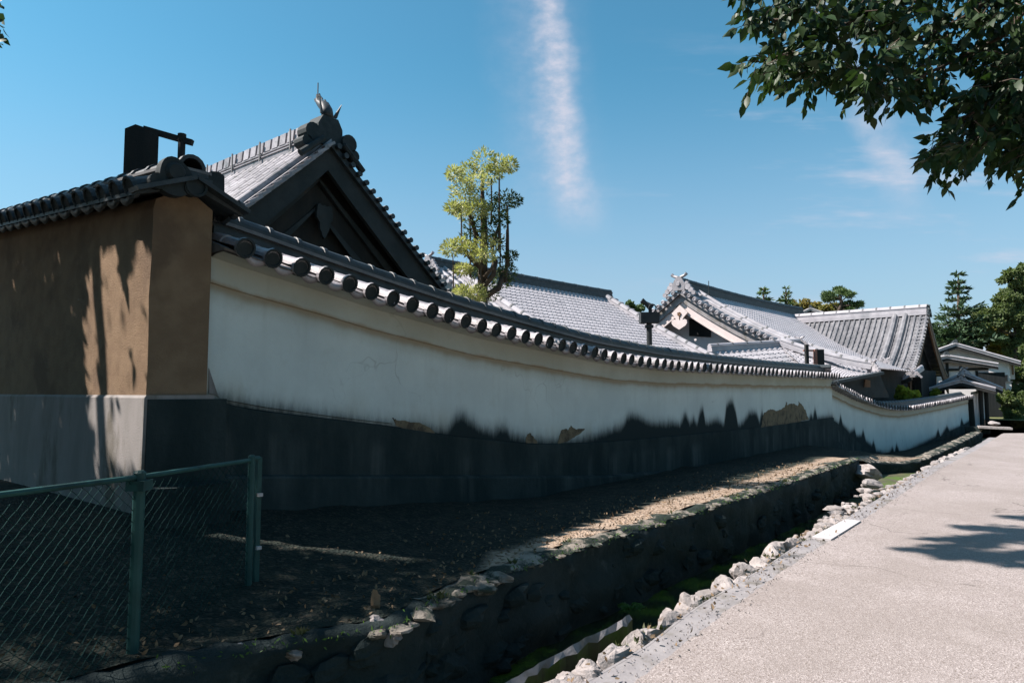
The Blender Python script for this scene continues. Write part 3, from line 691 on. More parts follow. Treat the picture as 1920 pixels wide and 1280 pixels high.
# broken corner at the foot of the near end
patch(lw, [(391,690), (396,705), (406,735), (410,745), (404,740), (391,737)], lambda x, y: hy(x, y, YW-.001), MT['plaster_chip'] if 'plaster_chip' in MT else MT['concrete'], 'loose_plaster', .008)
MB().tube([hy(x, y, YW-.008) for x, y in [(413,748), (450,755), (500,764), (560,772), (640,783), (735,794)]], .004, 4).build('crack', MT['wood'], lw)
# ------------------------------------------------------------------ second wall, lower, dipping then rising
pl = [(p.x, p.y) for p in [w2_at(x, 760) for x in (1552, 1600, 1640, 1700, 1760, 1816)]]
LN2 = Line(pl)
def along2(pts):
    ts = []
    for p in pts:
        best = min((LN2.xy(s_)-Vector((p.x, p.y))).length*1000+0*s_ for s_ in [0])
        g = np.linspace(0, LN2.len, 400); d = [(LN2.xy(a)-Vector((p.x, p.y))).length for a in g]; ts.append(float(g[int(np.argmin(d))]))
    return ts
def f2(pts, k): tsx = along2(pts); return smooth_interp([a+i*1e-4 for i, a in enumerate(tsx)], [p.z for p in pts], k)
e2, r2, b2 = f2(W2E, .8), f2(W2R, .8), f2(W2B, .6)
d2_px = [(1552,783), (1570,796), (1574,780), (1577,797), (1590,812), (1600,806), (1603,819), (1612,818), (1615,808), (1619,828), (1630,836), (1634,828), (1638,846), (1660,851), (1668,840), (1671,850), (1676,834), (1680,849), (1688,848),
         (1750,820), (1756,806), (1760,820), (1772,800), (1776,808), (1796,800), (1800,786), (1804,796), (1816,790)]
D2 = [w2_at(x, y) for x, y in d2_px]; d2s = along2(D2)
f_d2 = lambda s: float(np.interp(s, [a+i*1e-4 for i, a in enumerate(d2s)], [p.z for p in D2]))
w2 = thing('plaster_wall', 'lower white plaster wall whose tiled roof dips and rises beyond the long wall', 'wall', (pl[0][0], pl[0][1], -.5))
roofed_wall(w2, LN2, e2, r2, b2, lambda s: b2(s)-.9, None, lambda s: f_d2(s)-b2(s), .6, .25, r0=.05, start=.15, tile_step=.27)
for pts in [[(1689,822), (1693,826), (1705,822), (1712,815), (1715,808), (1720,806), (1725,815), (1733,816), (1735,810), (1740,812), (1742,796), (1748,800), (1754,798), (1756,822), (1740,830), (1710,840), (1690,845)]]:
    nn = LN2.nor(LN2.len*.7)
    MB().poly([w2_at(x, y)+Vector((nn.x, nn.y, 0))*.02 for x, y in pts], Vector((-nn.x, -nn.y, 0))*.06).build('bare_patch', MT['clay'], w2)
# dark end post and a last short stretch of wall with a small gate roof
p0 = at(1817, 770, 34.2)
po = MB(); a, b_ = at(1818, 742, 34), at(1823, 800, 34)
po.beam(b_-Vector((0, 0, .4)), a, .28, .28, (0, 1, 0)); tag(po.build('gate_post', MT['wood']), 'dark timber post at the far end of the low dipping wall', 'post')
p1, p2 = at(1824, 770, 34.6), at(1856, 765, 38)
lw3 = thing('plaster_wall', 'short white wall piece between the dark end post and the black boarded house', 'wall', (p1.x, p1.y, -.5))
MB().hexa([at(1822,805,34.8), at(1852,800,38), at(1852,800,38.4), at(1822,805,35.2)], [at(1822,738,34.8), at(1852,732,38), at(1852,732,38.4), at(1822,738,35.2)]).build('plaster_face', MT['white'], lw3)
MB().hexa([at(1820,740,34.5), at(1857,733,37.8), at(1857,733,38.8), at(1820,740,35.6)], [at(1820,735,34.5), at(1857,727,37.8), at(1857,727,38.8), at(1820,735,35.6)]).build('coping', MT['tile_dark'], lw3)
MB().beam(at(1838,740,36), at(1842,795,36), .14, .14, (0,1,0)).build('timber', MT['wood'], lw3)
# ================================================================== TAN CORNER WALL (runs back from the lane)
YM = 5.50
XM0, XM1 = hy(284, 600, YM).x, hy(392, 600, YM).x
ZL = hy(285, 741, YM).z
ZT = hy(290, 372, YM).z; SL = .085
print('MUD', XM0, XM1, ZL, ZT)
mw = thing('earthen_wall', 'thick tan earthen wall with a tiled roof at the near left corner', 'wall', ((XM0+XM1)/2, YM, .3))
YB = 16; w = XM1-XM0; xc = (XM0+XM1)/2
apex = ZT+.16
ys = list(np.arange(YM, YB, .15)); rows = []
for i, y in enumerate(ys):
    z = ZT+SL*(y-YM); j = lambda a: .01*nz(y*2, a*3)
    r = [(XM0-.02+j(k), y, ZL+(z-ZL)*k) for k in (0, .12, .3, .5, .75, .95)] + [(XM0, y, z), (xc, y, z+.14), (XM1, y, z), (XM1+.0, y, ZL)]
    rows.append(r)
m = MB().grid(rows); m.f.append(tuple(range(10))[::-1]); m.build('earth_body', MT['mud'], mw)
rows = [[(XM0-.05, y, .1), (XM0-.045, y, ZL-.02), (XM0-.03, y, ZL+.002), (XM1+.05, y, ZL+.002), (XM1+.05, y, .1)] for y in np.arange(YM-.035, YB, .3)]
m = MB().grid(rows); m.f.append((4, 3, 2, 1, 0)); m.build('plinth', MT['concrete'], mw)
# dark weathered facing of the plinth end and a low step that carries on from the long wall
zs = hy(330, 912, YM-.2).z
MB().hexa([(XM0-.03, YM-.05, .1), (XM1+.15, YM-.05, .1), (XM1+.15, YM-.03, .1), (XM0-.03, YM-.03, .1)], [(XM0-.02, YM-.045, ZL-.03), (XM1+.15, YM-.045, ZL-.03), (XM1+.15, YM-.03, ZL-.03), (XM0-.02, YM-.03, ZL-.03)]).build('plinth_end', MT['base'], mw)
MB().box(((XM0+XM1)/2+.03, YM-.16, (zs+.1)/2), (w+.12, .22, zs-.1)).build('step', MT['bankstone'], mw)
# roof of the corner wall: ridge runs in y
ov = .20; ZE_ = ZT+.03
def mudroof(y): return ZE_+SL*(y-YM)
rows = []
for y in np.arange(YM-.12, YB, .4):
    z = mudroof(y); rows.append([(XM0-ov, y, z-.05), (XM0-ov, y, z-.02), (xc, y, z+.17), (XM1+ov, y, z-.02), (XM1+ov, y, z-.05), (xc, y, z+.10)])
m = MB().grid(rows, closed=True); m.f.append(tuple(range(6))[::-1]); m.build('roof_bed', MT['tile_dark'], mw)
y = YM-.02; k = 0
Xd = {1: Vector((-1, 0, -.40)), -1: Vector((1, 0, -.40))}
while y < 12:
    for side in (1, -1):
        if side < 0 and y > 7: continue
        X, Y, Z = basis(Xd[side], Vector((0, -side, -side*SL)))
        e = Vector((XM0-ov if side > 0 else XM1+ov, y, mudroof(y)))
        first = k == 0
        link('eave_tile', COVER_DE if first else COVER_DE, mw, frame(e+Z*.0, X, Y, Z) @ Matrix.Rotation(rnd.uniform(-.03, .03), 4, 'Z'))
        link('cover_tile', COVER_D, mw, frame(e-X*.27+Z*.004, X, Y, Z))
        link('pan_tile', PAN_D, mw, frame(e-X*.01-Vector((0, -.135, 0))+Z*.008, X, Y, Z) @ Matrix.Rotation(rnd.uniform(-.04, .04), 4, 'Z'))
    y += PITCHT; k += 1
for j, (ww, z0, z1) in enumerate([(.17, .12, .20), (.135, .203, .235), (.16, .238, .262)]):
    rows = [[(xc-ww, y, mudroof(y)+z0), (xc-ww, y, mudroof(y)+z1), (xc+ww, y, mudroof(y)+z1), (xc+ww, y, mudroof(y)+z0)] for y in np.arange(YM-.10, YB, .4)]
    m = MB().grid(rows, closed=True); m.f.append((0, 1, 2, 3)); m.build('ridge_course', MT['tile_edge'] if j == 2 else MT['tile_dark'], mw)
y = YM+.2
while y < 12:
    p, p0 = Vector((xc, y-.3, mudroof(y-.3)+.26)), Vector((xc, y, mudroof(y)+.26))
    X, Y, Z = basis(p-p0, Vector((1, 0, 0)))
    if Z.z < 0: Y = -Y; Z = -Z
    link('ridge_cap', CAPM, mw, frame(p, X, Y, Z) @ Matrix.Rotation(rnd.uniform(-.02, .02), 4, 'Y')); y += .31
# round ridge-end tile with scalloped shoulders
c = hy(326, 327, YM-.14); mb = MB(); out = []
for k in range(24):
    a = 2*math.pi*k/24; rr = .125*(1+.08*math.cos(a*3+.5)) if math.sin(a) > -.3 else .175
    out.append((c.x+rr*math.cos(a), YM-.17, c.z+rr*math.sin(a)))
mb.poly(out, (0, .09, 0)); o = mb.build('ridge_end_tile', MT['tile_end'], mw)
MB().tube([(c.x, YM-.20, c.z+.01), (c.x, YM-.165, c.z+.01)], [.06, .085], 16).build('boss', MT['tile_end'], o)
for sx in (-1, 1): MB().tube([(c.x+sx*.13, YM-.185, c.z-.09), (c.x+sx*.13, YM-.12, c.z-.09)], .062, 14).build('scroll', MT['tile_end'], o)
# big round verge tile under the ridge end
c2 = hy(366, 353, YM-.16)
link('verge_tile', COVER_DE, mw, frame(Vector((c2.x, YM-.18, c2.z)), Vector((0, -1, .05)).normalized(), Vector((1, 0, 0)), Vector((0, .05, 1)).normalized()))
# flat verge slabs on both pitches of the end
for sgn in (-1, 1):
    a, b_ = Vector((xc, YM-.13, mudroof(YM)+.16)), Vector((xc+sgn*(w/2+ov+.02), YM-.13, mudroof(YM)-.03))
    MB().beam(a, b_, .16, .035).build('verge_slab', MT['tile_dark'], mw)
# box-shaped ridge end of the long wall, dark, seen just behind
bx = [hy(x, y, YRG-.2) for x, y in [(386,392), (386,326), (396,321), (410,322), (421,330), (421,395)]]
MB().poly(bx, (0, .42, 0)).build('ridge_end_block', MT['tile_end'], lw)
# ================================================================== STAY POSTS AND LAMP POST BEHIND THE WALL
d = 7.0
sp = thing('stay_post_frame', 'black timber stay with broad slab post and tie beam above the tan wall', 'post', at(265, 300, d)*1-Vector((0, 0, at(265, 300, d).z-.3)))
a = [at(x, y, d) for x, y in [(234,330), (234,241), (254,233), (298,248), (298,330)]]
low = [Vector((a[0].x, a[0].y, .3))]+a[1:4]+[Vector((a[4].x, a[4].y, .3))]
MB().poly(low, ray(266, 300).normalized()*.16).build('slab_post', MT['wood'], sp)
MB().beam(at(270, 242, d+.12), at(361, 268, d+.12), .05, .058).build('tie_beam', MT['wood'], sp)
q = at(341, 262, d+.12)
MB().tube([(q.x, q.y, .3), (q.x, q.y, at(341, 250, d).z)], .036, 10).build('thin_post', MT['wood'], sp)
MB().tube([(q.x, q.y, at(341, 257, d).z), (q.x, q.y, at(341, 243, d).z)], .042, 10).build('post_cap', MT['wood'], sp)
d = 13.0; q = at(1217, 600, d)
lp_ = thing('floodlight_post', 'black post with a box and a small floodlight on top behind the long wall', 'lamp post', (q.x, q.y, .3))
MB().tube([(q.x, q.y, .3), (q.x, q.y, at(1217, 606, d).z)], .052, 10).build('post', MT['dark_metal'], lp_)
MB().box((q.x, q.y, at(1217, 596, d).z), (.35, .22, .20), (RT, Vector((-RT.y, RT.x, 0)), Vector((0, 0, 1)))).build('junction_box', MT['dark_metal'], lp_)
MB().box((q.x, q.y, at(1217, 612, d).z), (.14, .14, .06), (RT, Vector((-RT.y, RT.x, 0)), Vector((0, 0, 1)))).build('collar', MT['dark_metal'], lp_)
sz = at(1219, 575, d)
MB().tube([at(1203, 563, d), at(1210, 568, d), at(1222, 577, d)], [.055, .04, .075], 12).build('floodlight', MT['dark_metal'], lp_)
MB().tube([sz-Vector((0, 0, .12)), sz], .035, 8).build('bracket', MT['dark_metal'], lp_)
mb = MB(); ring = [at(1223+7*math.cos(k*.52), 578+8*math.sin(k*.52), d-.06) for k in range(13)]; mb.tube(ring, .012, 6, False); mb.build('guard_ring', MT['dark_metal'], lp_)
d = 21.5; q = at(1533, 680, d)
rf = thing('stay_post_frame', 'reddish timber post and tie rail at the far end of the long wall', 'post', (q.x, q.y, .3))
for nm, px, y0, wd, mt in (('post', 1529, 655, .10, 'wood_red'), ('board', 1537, 655, .22, 'wood'), ('dark_post', 1512, 646, .09, 'wood')):
    p = at(px, y0, d); MB().box((p.x, p.y, (p.z+.3)/2), (wd, .12, p.z-.3), (RT, Vector((-RT.y, RT.x, 0)), Vector((0, 0, 1)))).build(nm, MT[mt], rf)
MB().beam(at(1506, 657, d), at(1542, 657, d), .06, .05).build('tie_rail', MT['wood_red'], rf)
# ================================================================== DARK-GABLED HALL (nearest building)
YA = 9.4
vp = [(623,262), (645,290), (670,323), (700,362), (730,401), (760,440), (800,492), (842,546)]
V = [hy(x, y, YA) for x, y in vp]
xr = hy(623, 262, YA).x; zr = hy(623, 262, YA).z
prof = [(max(0., p.x-xr), p.z) for p in V]; prof[0] = (0., max(p.z for p in V)+.02)
last = prof[-1]; sl_ = (prof[-1][1]-prof[-3][1])/(prof[-1][0]-prof[-3][0]); prof.append((last[0]+1.0, last[1]+sl_*.85))
HW = prof[-1][0]; LX = {-1: .87, 1: 1.}
fA = smooth_interp([p[0] for p in prof], [p[1] for p in prof], .25)
print('HALL', xr, zr, prof)
hall = thing('gabled_hall', 'dark gabled hall with grey tile roof and a fish finial behind the wall', 'building', (xr, YA+4, .3))
YA2 = 19
xsn = np.linspace(0, HW, 14)
for sgn, nm in ((-1, 'roof_slope'), (1, 'roof_slope')):
    up = [Vector((xr+sgn*x*LX[sgn], 0, fA(x))) for x in xsn]
    rows = [[p+Vector((0, y, 0)) for p in up]+[p+Vector((0, y, -.13)) for p in up[::-1]] for y in (YA+.02, YA2)]
    m = MB().grid(rows, closed=True); n2 = len(rows[0]); m.f.append(tuple(range(n2)) if sgn < 0 else tuple(range(n2))[::-1]); m.f.append(tuple(range(n2, 2*n2)))
    m.build(nm, MT['tile_dark'] if sgn > 0 else MT['tile'], hall)
# cover tiles of the sunlit pitch, one by one; the far pitch as ribs
SEG = .36; COVA = cover_mesh('cover_tile', MT['tile'], .088, SEG+.03)
arc = [0]; 
for i in range(1, 200): arc.append(arc[-1]+math.hypot(HW/199, fA(HW*i/199)-fA(HW*(i-1)/199)))
x_at = lambda s: float(np.interp(s, arc, [HW*i/199 for i in range(200)]))
nseg = int(arc[-1]/SEG)
ycol = YA+.18; c_ = 0
while ycol < YA+5.2:
    for s in range(nseg):
        xa, xb = x_at(s*SEG+.12), x_at((s+1)*SEG+.12)
        p, q = Vector((xr-xa*LX[-1], ycol, fA(xa))), Vector((xr-xb*LX[-1], ycol, fA(xb)))
        X, Y, Z = basis(q-p, Vector((0, -1, 0)))
        if Z.z < 0: Y = -Y; Z = -Z
        link('cover_tile', COVA, hall, frame(q+Z*(.006), X, Y, Z) @ Matrix.Rotation(rnd.uniform(-.02, .02), 4, 'Z'))
    ycol += .255; c_ += 1
mb = MB()
for y in np.arange(YA+.18, YA2, .255):
    mb.tube([(xr+x, y, fA(x)+.01) for x in xsn[::2]], .07, 6, False)
    if y > YA+5.7: mb.tube([(xr-x*LX[-1], y, fA(x)+.01) for x in xsn[::2]], .07, 6, False)
mb.build('cover_tile_rows', MT['tile_dark'], hall, kind='stuff')
# verge: short crosswise tiles stepping down both edges
VT = MB(); VT.tube([(0, 0, 0), (.0, .22, 0)], .05, 8); VTM = VT.mesh('verge_tile', MT['tile_dark'])
VL = MB().box((0, .11, -.03), (.24, .24, .045)).mesh('verge_tile', MT['tile'])
for s in np.arange(.15, arc[-1], .19):
    x = x_at(s); z = fA(x); sl2 = math.atan2(fA(x)-fA(x+.05), .05)
    link('verge_tile', VTM, hall, Matrix.Translation((xr+x, YA-.06, z-.012)))
    link('verge_tile', VL, hall, Matrix.Translation((xr-x*LX[-1], YA-.05, z-.02)) @ Matrix.Rotation(-sl2+.10, 4, 'Y'))
# barge boards, inner boards and gable wall
def barge(y, th, o0, o1, mat, name, x0=0., x1=HW):
    for sgn in (-1, 1):
        m = MB(); xx = np.linspace(x0, x1, 12)
        a = [Vector((xr+sgn*x*LX[sgn], y, fA(x)-o0*(1+.0*x))) for x in xx]; b = [Vector((xr+sgn*x*LX[sgn], y, fA(x)-o1*(1+.12*x))) for x in xx]
        rows = [[p, q, q+Vector((0, th, 0)), p+Vector((0, th, 0))] for p, q in zip(a, b)]
        m.grid(rows, closed=True); m.f.append((0, 1, 2, 3)); nb = len(m.v)-4; m.f.append((nb+3, nb+2, nb+1, nb)); m.build(name, mat, hall)
MT['barge'] = pmat('weathered_barge_board', (.022,.03,.032), (.036,.044,.046), 3, .8, .4, 30, c3=(.05,.042,.034), s3=2.4, t3=(.58,.7))
barge(YA+.10, .08, .13, .52, MT['barge'], 'barge_board')
barge(YA+.34, .05, .60, .66, MT['barge'], 'barge_trim')
barge(YA+.42, .06, .70, 1.05, MT['wood'], 'inner_board')
barge(YA+.40, .03, 1.08, 1.13, MT['barge'], 'inner_trim')
m = MB(); pts = [(xr-x*LX[-1], YA+.55, fA(x)-.1) for x in xsn[::-1]]+[(xr+x, YA+.55, fA(x)-.1) for x in xsn[1:]]
m.poly(pts+[(xr+HW, YA+.55, .3), (xr-HW, YA+.55, .3)], (0, .15, 0)); m.build('gable_wall', MT['wood'], hall)
MB().box((xr, YA+4.8, 1.4), (HW*1.5, 8.4, 2.2)).build('wall', MT['wood'], hall)
# carved pendant below the apex
pc = hy(608, 410, YA+.36); o_ = []
for k in range(28):
    a = 2*math.pi*k/28; rr = .20*(1+.22*math.cos(3*a-math.pi/2)+.08*math.cos(8*a)); o_.append((pc.x+rr*.75*math.cos(a), YA+.34, pc.z+rr*1.35*math.sin(a)))
MB().poly(o_, (0, .06, 0)).build('gable_pendant', MT['barge'], hall)
# ridge
rt = fA(0)
for j, (ww, z0, z1) in enumerate([(.19, -.08, .02), (.21, .023, .04), (.18, .043, .075), (.20, .078, .095), (.16, .098, .14)]):
    MB().box((xr, (YA+.35+YA2)/2, rt+(z0+z1)/2), (ww*2, YA2-YA-.35, z1-z0)).build('ridge_course', MT['tile'], hall)
RBM = MB().poly([(-.17, 0, 0), (.17, 0, 0), (.15, 0, .20), (.05, 0, .24), (-.05, 0, .24), (-.15, 0, .20)], (0, .18, 0)).mesh('ridge_tile', MT['tile'])
yb = YA+.42
while yb < YA2-.3: link('ridge_tile', RBM, hall, Matrix.Translation((xr, yb, rt+.135)) @ Matrix.Rotation(rnd.uniform(-.02, .02), 4, 'Z')); yb += .245
MB().box((xr, (YA+.4+YA2)/2, rt+.22), (.16, YA2-YA-.5, .2)).build('ridge_core', MT['tile_dark'], hall)
for yb in np.arange(YA+.9, YA2, .98):
    MB().box((xr-.225, yb, rt+.14), (.02, .03, .36)).build('ridge_strap', MT['tile_edge'], hall)
# ridge-end tile with scrolls
mb = MB(); mb.poly([(xr-.25, YA+.05, rt-.12), (xr+.25, YA+.05, rt-.12), (xr+.24, YA+.05, rt+.22), (xr+.15, YA+.05, rt+.38), (xr-.15, YA+.05, rt+.38), (xr-.24, YA+.05, rt+.22)], (0, .36, 0))
oni = mb.build('ridge_end_tile', MT['tile_end'], hall)
for sgn in (-1, 1):
    MB().tube([(xr+sgn*.36, YA+.0, rt+.02), (xr+sgn*.36, YA+.25, rt+.02)], [.15, .15], 14).build('scroll', MT['tile_end'], oni)
    MB().tube([(xr+sgn*.47, YA+.0, rt-.17), (xr+sgn*.47, YA+.25, rt-.17)], [.10, .10], 12).build('scroll', MT['tile_end'], oni)
    MB().tube([(xr+sgn*.2, YA-.05, rt-.06-.0), (xr+sgn*.62, YA-.03, rt-.42)], [.05, .06], 8).build('scroll_tail', MT['tile_end'], oni)
# fish finial: head down on the ridge end, body arched, tail fanned up
fz0 = rt+.37
body = [(xr-.0, YA+.14, fz0+.03), (xr+.0, YA+.17, fz0+.14), (xr, YA+.24, fz0+.25), (xr, YA+.35, fz0+.32), (xr, YA+.43, fz0+.38), (xr, YA+.47, fz0+.45)]
fish = MB().tube(body, [.10, .105, .095, .07, .045, .02], 10).build('fish_finial', MT['tile_dark'], hall, smooth=True)
tl = Vector(body[-2])
for a, l in ((-.15, .15), (.35, .17), (.95, .15)):
    dr = Vector((0, math.sin(a)*1.0, math.cos(a))); s_ = Vector((0, math.cos(a), -math.sin(a)))
    MB().poly([tl-s_*.02, tl+dr*l*.6-s_*.035, tl+dr*l, tl+dr*l*.6+s_*.035, tl+s_*.02], (.025, 0, 0)).build('tail_fin', MT['tile_dark'], fish)
for i, (b0, b1) in enumerate(zip(body[1:-1], body[2:])):
    b0 = Vector(b0); b1 = Vector(b1); n_ = Vector((0, -(b1-b0).z, (b1-b0).y)).normalized()
    MB().poly([b0+n_*.08, b1+n_*.05, (b0+b1)/2+n_*.105], (.02, 0, 0)).build('back_spine', MT['tile_dark'], fish)
for sgn in (-1, 1):
    MB().poly([(xr+sgn*.10, YA+.12, fz0+.06), (xr+sgn*.22, YA+.05, fz0+.30), (xr+sgn*.16, YA+.10, fz0+.05)], (0, .03, 0)).build('side_fin', MT['tile_dark'], fish)
MB().tube([(xr-.0, YA+.44, fz0+.45), (xr-.0, YA+.44, fz0+.72)], .010, 6).build('lightning_rod', MT['dark_metal'], hall)
# ================================================================== FAR TILED ROOFS
AX = R_(42.8)                       # these buildings are turned a little from the wall
du = (FW.xy.normalized()*math.cos(AX)+RT.xy*math.sin(AX)); DU = Vector((du.x, du.y, 0))   # ridge direction
DV = Vector((-DU.y, DU.x, 0))       # away from the lane
def tiled(mb, A, B, C, D, cols, rowsn, kind='wave', sag=0., amp=.03, sub=4):
    """A,B along the ridge; D,C along the eaves (A-D and B-C are the verges)"""
    n = (B-A).cross(D-A).normalized()
    if n.z < 0: n = -n
    nu = cols*sub; rows = []
    for j in range(rowsn*2+1):
        v = ((j//2)+(j % 2)*.96)/rowsn if j < rowsn*2 else 1
        step = .05*((j % 2)) if j < rowsn*2 else .05
        r = []
        for i in range(nu+1):
            u = i/nu; ph = (i % sub)/sub
            if kind == 'wave': h = amp*(math.sin(ph*2*math.pi)+.5*math.sin(ph*4*math.pi+.8))
            else: h = amp*(2.3 if (i % sub) in (1, 2) else -.6)
            p = A.lerp(B, u).lerp(D.lerp(C, u), v)
            r.append(p+n*(h+step*(1. if ph == .5 or ph == .75 else .25))-Vector((0, 0, sag*4*v*(1-v))))
        rows.append(r)
    mb.grid(rows); return mb
def ridge(parent, P, Q, wd, ht, capr, mat, capmat=None, sag=0., name='ridge', joints=.9, flat=None):
    """stacked ridge with a round cap between two points"""
    capmat = capmat or mat; n = max(2, int((Q-P).length/.5)); d = (Q-P).normalized(); s = Vector((d.y, -d.x, 0)).normalized()
    up = s.cross(d); up = up if up.z > 0 else -up
    pts = [P.lerp(Q, i/n)-Vector((0, 0, sag*4*(i/n)*(1-i/n))) for i in range(n+1)]
    prof = [(-wd, -.05), (-wd, ht*.3), (-wd*.82, ht*.33), (-wd*.82, ht*.62), (-wd*.95, ht*.65), (-wd*.95, ht*.72), (-capr, ht*.75)]
    prof = prof+[(-a, b) for a, b in prof[::-1]]
    m = MB().grid([[p+s*a+up*b for a, b in prof] for p in pts], closed=True)
    k = len(prof); m.f.append(tuple(range(k))[::-1]); b = len(m.v)-k; m.f.append(tuple(range(b, b+k)))
    o = m.build(name, mat, parent)
    m = MB(); m.grid([[p+s*(capr*math.cos(a))+up*(ht*.74+capr*math.sin(a)) for a in np.linspace(0, math.pi, 7)] for p in pts]); 
    m.f.append(tuple(range(7))); b = len(m.v)-7; m.f.append(tuple(range(b+6, b-1, -1)))
    m.build('ridge_cap', capmat, o)
    L = (Q-P).length; m = MB(); q = joints/2
    while q < L:
        c = P.lerp(Q, q/L)-Vector((0, 0, sag*4*(q/L)*(1-q/L)))
        m.grid([[c+d*e+s*(capr*1.14*math.cos(a))+up*(ht*.74+capr*1.14*math.sin(a)) for a in np.linspace(0, math.pi, 7)] for e in (-.035, .035)]); q += joints
    if m.v: m.build('cap_collars', MT['tile_edge'], o, kind='stuff')
    return o
def horned_end(parent, P, d, size, mat, name='ridge_end_tile'):
    """ornamental ridge end: shield with boss, horns and side scrolls; d points outwards"""
    d = d.normalized(); s = Vector((d.y, -d.x, 0)); U = Vector((0, 0, 1)); k = size
    sh = [(-.5,-.1), (.5,-.1), (.55,.35), (.3,.75), (.12,.95), (-.12,.95), (-.3,.75), (-.55,.35)]
    o = MB().poly([P+s*(a*k)+U*(b*k) for a, b in sh], d*(.22*k)).build(name, mat, parent)
    MB().tube([P+U*(.38*k)+d*(.2*k), P+U*(.38*k)+d*(.32*k)], [.2*k, .15*k], 12).build('boss', mat, o)
    for sg in (-1, 1):
        MB().tube([P+s*(sg*.1*k)+U*(.9*k)+d*.05*k, P+s*(sg*.45*k)+U*(1.02*k)+d*.05*k, P+s*(sg*.62*k)+U*(1.16*k)+d*.05*k], [.12*k, .11*k, .14*k], 8).build('horn', mat, o)
        for (a, b, r) in ((.75, .12, .24), (.98, -.12, .2), (1.2, -.36, .17), (.66, .42, .14)):
            MB().tube([P+s*(sg*a*k)+U*(b*k)-d*.02*k, P+s*(sg*a*k)+U*(b*k)+d*.2*k], r*k, 10).build('scroll', mat, o)
    return o
# ---- middle roof (gable to the left, slope to the lane)
HM = 4.5
def lev(px, py, h): r = ray(px, py); return EYE + r*(h/r.z)       # point at height h above the eye
A = lev(806, 500, HM); Bq = A+DU*11.3
pitchM = math.tan(R_(29.5)); RUN = 7.0
down = lambda p, run, tp: p-DV*run-Vector((0, 0, run*tp))
mid = thing('tiled_hall', 'long low grey tiled roof with a dark ridge behind the cedar', 'building', (A.x, A.y, .3))
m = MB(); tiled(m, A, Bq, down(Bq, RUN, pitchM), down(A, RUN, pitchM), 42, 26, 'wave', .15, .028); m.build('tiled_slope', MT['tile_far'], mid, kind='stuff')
m = MB(); up2 = lambda p: p+DV*5-Vector((0, 0, 5*pitchM)); tiled(m, Bq, A, up2(A), up2(Bq), 20, 8, 'wave', .1, .02, 2); m.build('tiled_slope', MT['tile_far'], mid, kind='stuff')
g = [A+DU*.5-Vector((0, 0, .12)), down(A+DU*.5, RUN-.4, pitchM)-Vector((0, 0, .15)), up2(A+DU*.5)-Vector((0, 0, .1))]
w_lo = lambda p: Vector((p.x, p.y, .3))
MB().poly([g[0], g[1], w_lo(g[1]), w_lo(g[2]), g[2]], DU*.2).build('gable_wall', MT['white'], mid)
gB = [p+DU*10.2 for p in g]; MB().poly([gB[0], gB[1], w_lo(gB[1]), w_lo(gB[2]), gB[2]], DU*.2).build('gable_wall', MT['white'], mid)
MB().box((down((A+Bq)/2, RUN-.5, pitchM)+Vector((0, 0, -1.2))), (10.4, .2, 2.6), (DU, DV, Vector((0, 0, 1)))).build('wall', MT['white'], mid)
ridge(mid, A-DU*.0+Vector((0, 0, -.05)), Bq+Vector((0, 0, -.05)), .17, .45, .12, MT['tile_dark'], sag=.04)
horned_end(mid, A-DU*.05+Vector((0, 0, .0)), -DU, .42, MT['tile'])
# descending ridges near both verges and crosswise verge tiles
for off in (1.15, 10.55):
    a = A+DU*off; ridge(mid, down(a, .25, pitchM)+Vector((0, 0, -.06)), down(a, RUN-.3, pitchM)-Vector((0, 0, .0)), .15, .26, .12, MT['tile_far'], sag=.12, name='descending_ridge', joints=.55)
m = MB()
for k in np.arange(.2, RUN, .3):
    for off in (-.12, 11.0):
        p = down(A+DU*off, k, pitchM)-Vector((0, 0, .14*4*(k/RUN)*(1-k/RUN)-.05)); m.tube([p, p+DU*.62], .075, 7)
m.build('verge_tiles', MT['tile_far'], mid, kind='stuff')
for off in (.1, .55):
    a = A+DU*off; ridge(mid, down(a, .1, pitchM), down(a, RUN, pitchM), .07, .12, .07, MT['tile_far'], sag=.14, name='verge_ridge', joints=.6)
# ---- main hall with the cream barge boards
HN = 5.1
A = lev(1277, 545, HN*.93); A = lev(1277, 541, 4.85); LNn = 15.2; Bq = A+DU*LNn
pN = math.tan(R_(36)); RN = 8.2
nh = thing('tiled_hall', 'large hall with cream scalloped barge boards, carved pendant and a sweeping grey roof', 'building', (A.x, A.y, .3))
def dN(p, run): return p-DV*run-Vector((0, 0, run*pN-.030*run*run))      # concave sweep
def uN(p, run): return p+DV*run-Vector((0, 0, run*pN-.030*run*run))
def slope_sheet(fd, A, B, run, cols, rown, amp, sub=4, um=lambda v: 99):
    m = MB(); nu = cols*sub; rows = []
    for j in range(rown*2+1):
        v = (((j//2)+(j % 2)*.96)/rown if j < rown*2 else 1)*run; st = .03*(j % 2) if j < rown*2 else .03
        rows.append([fd(A+(B-A).normalized()*min((B-A).length*i/nu, um(v)), v)+Vector((0, 0, st+amp*(math.sin((i % sub)/sub*2*math.pi)+.5*math.sin((i % sub)/sub*4*math.pi+.8)))) for i in range(nu+1)])
    return m.grid(rows)
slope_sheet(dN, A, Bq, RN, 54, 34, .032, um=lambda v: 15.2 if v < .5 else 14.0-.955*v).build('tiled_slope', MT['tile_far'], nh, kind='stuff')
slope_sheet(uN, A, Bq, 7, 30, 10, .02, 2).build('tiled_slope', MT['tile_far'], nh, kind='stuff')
ridge(nh, A-Vector((0, 0, .05)), Bq-Vector((0, 0, .05)), .22, .60, .14, MT['tile_dark'], sag=.12)
horned_end(nh, A-DU*.12-Vector((0, 0, .05)), -DU, .62, MT['tile'])
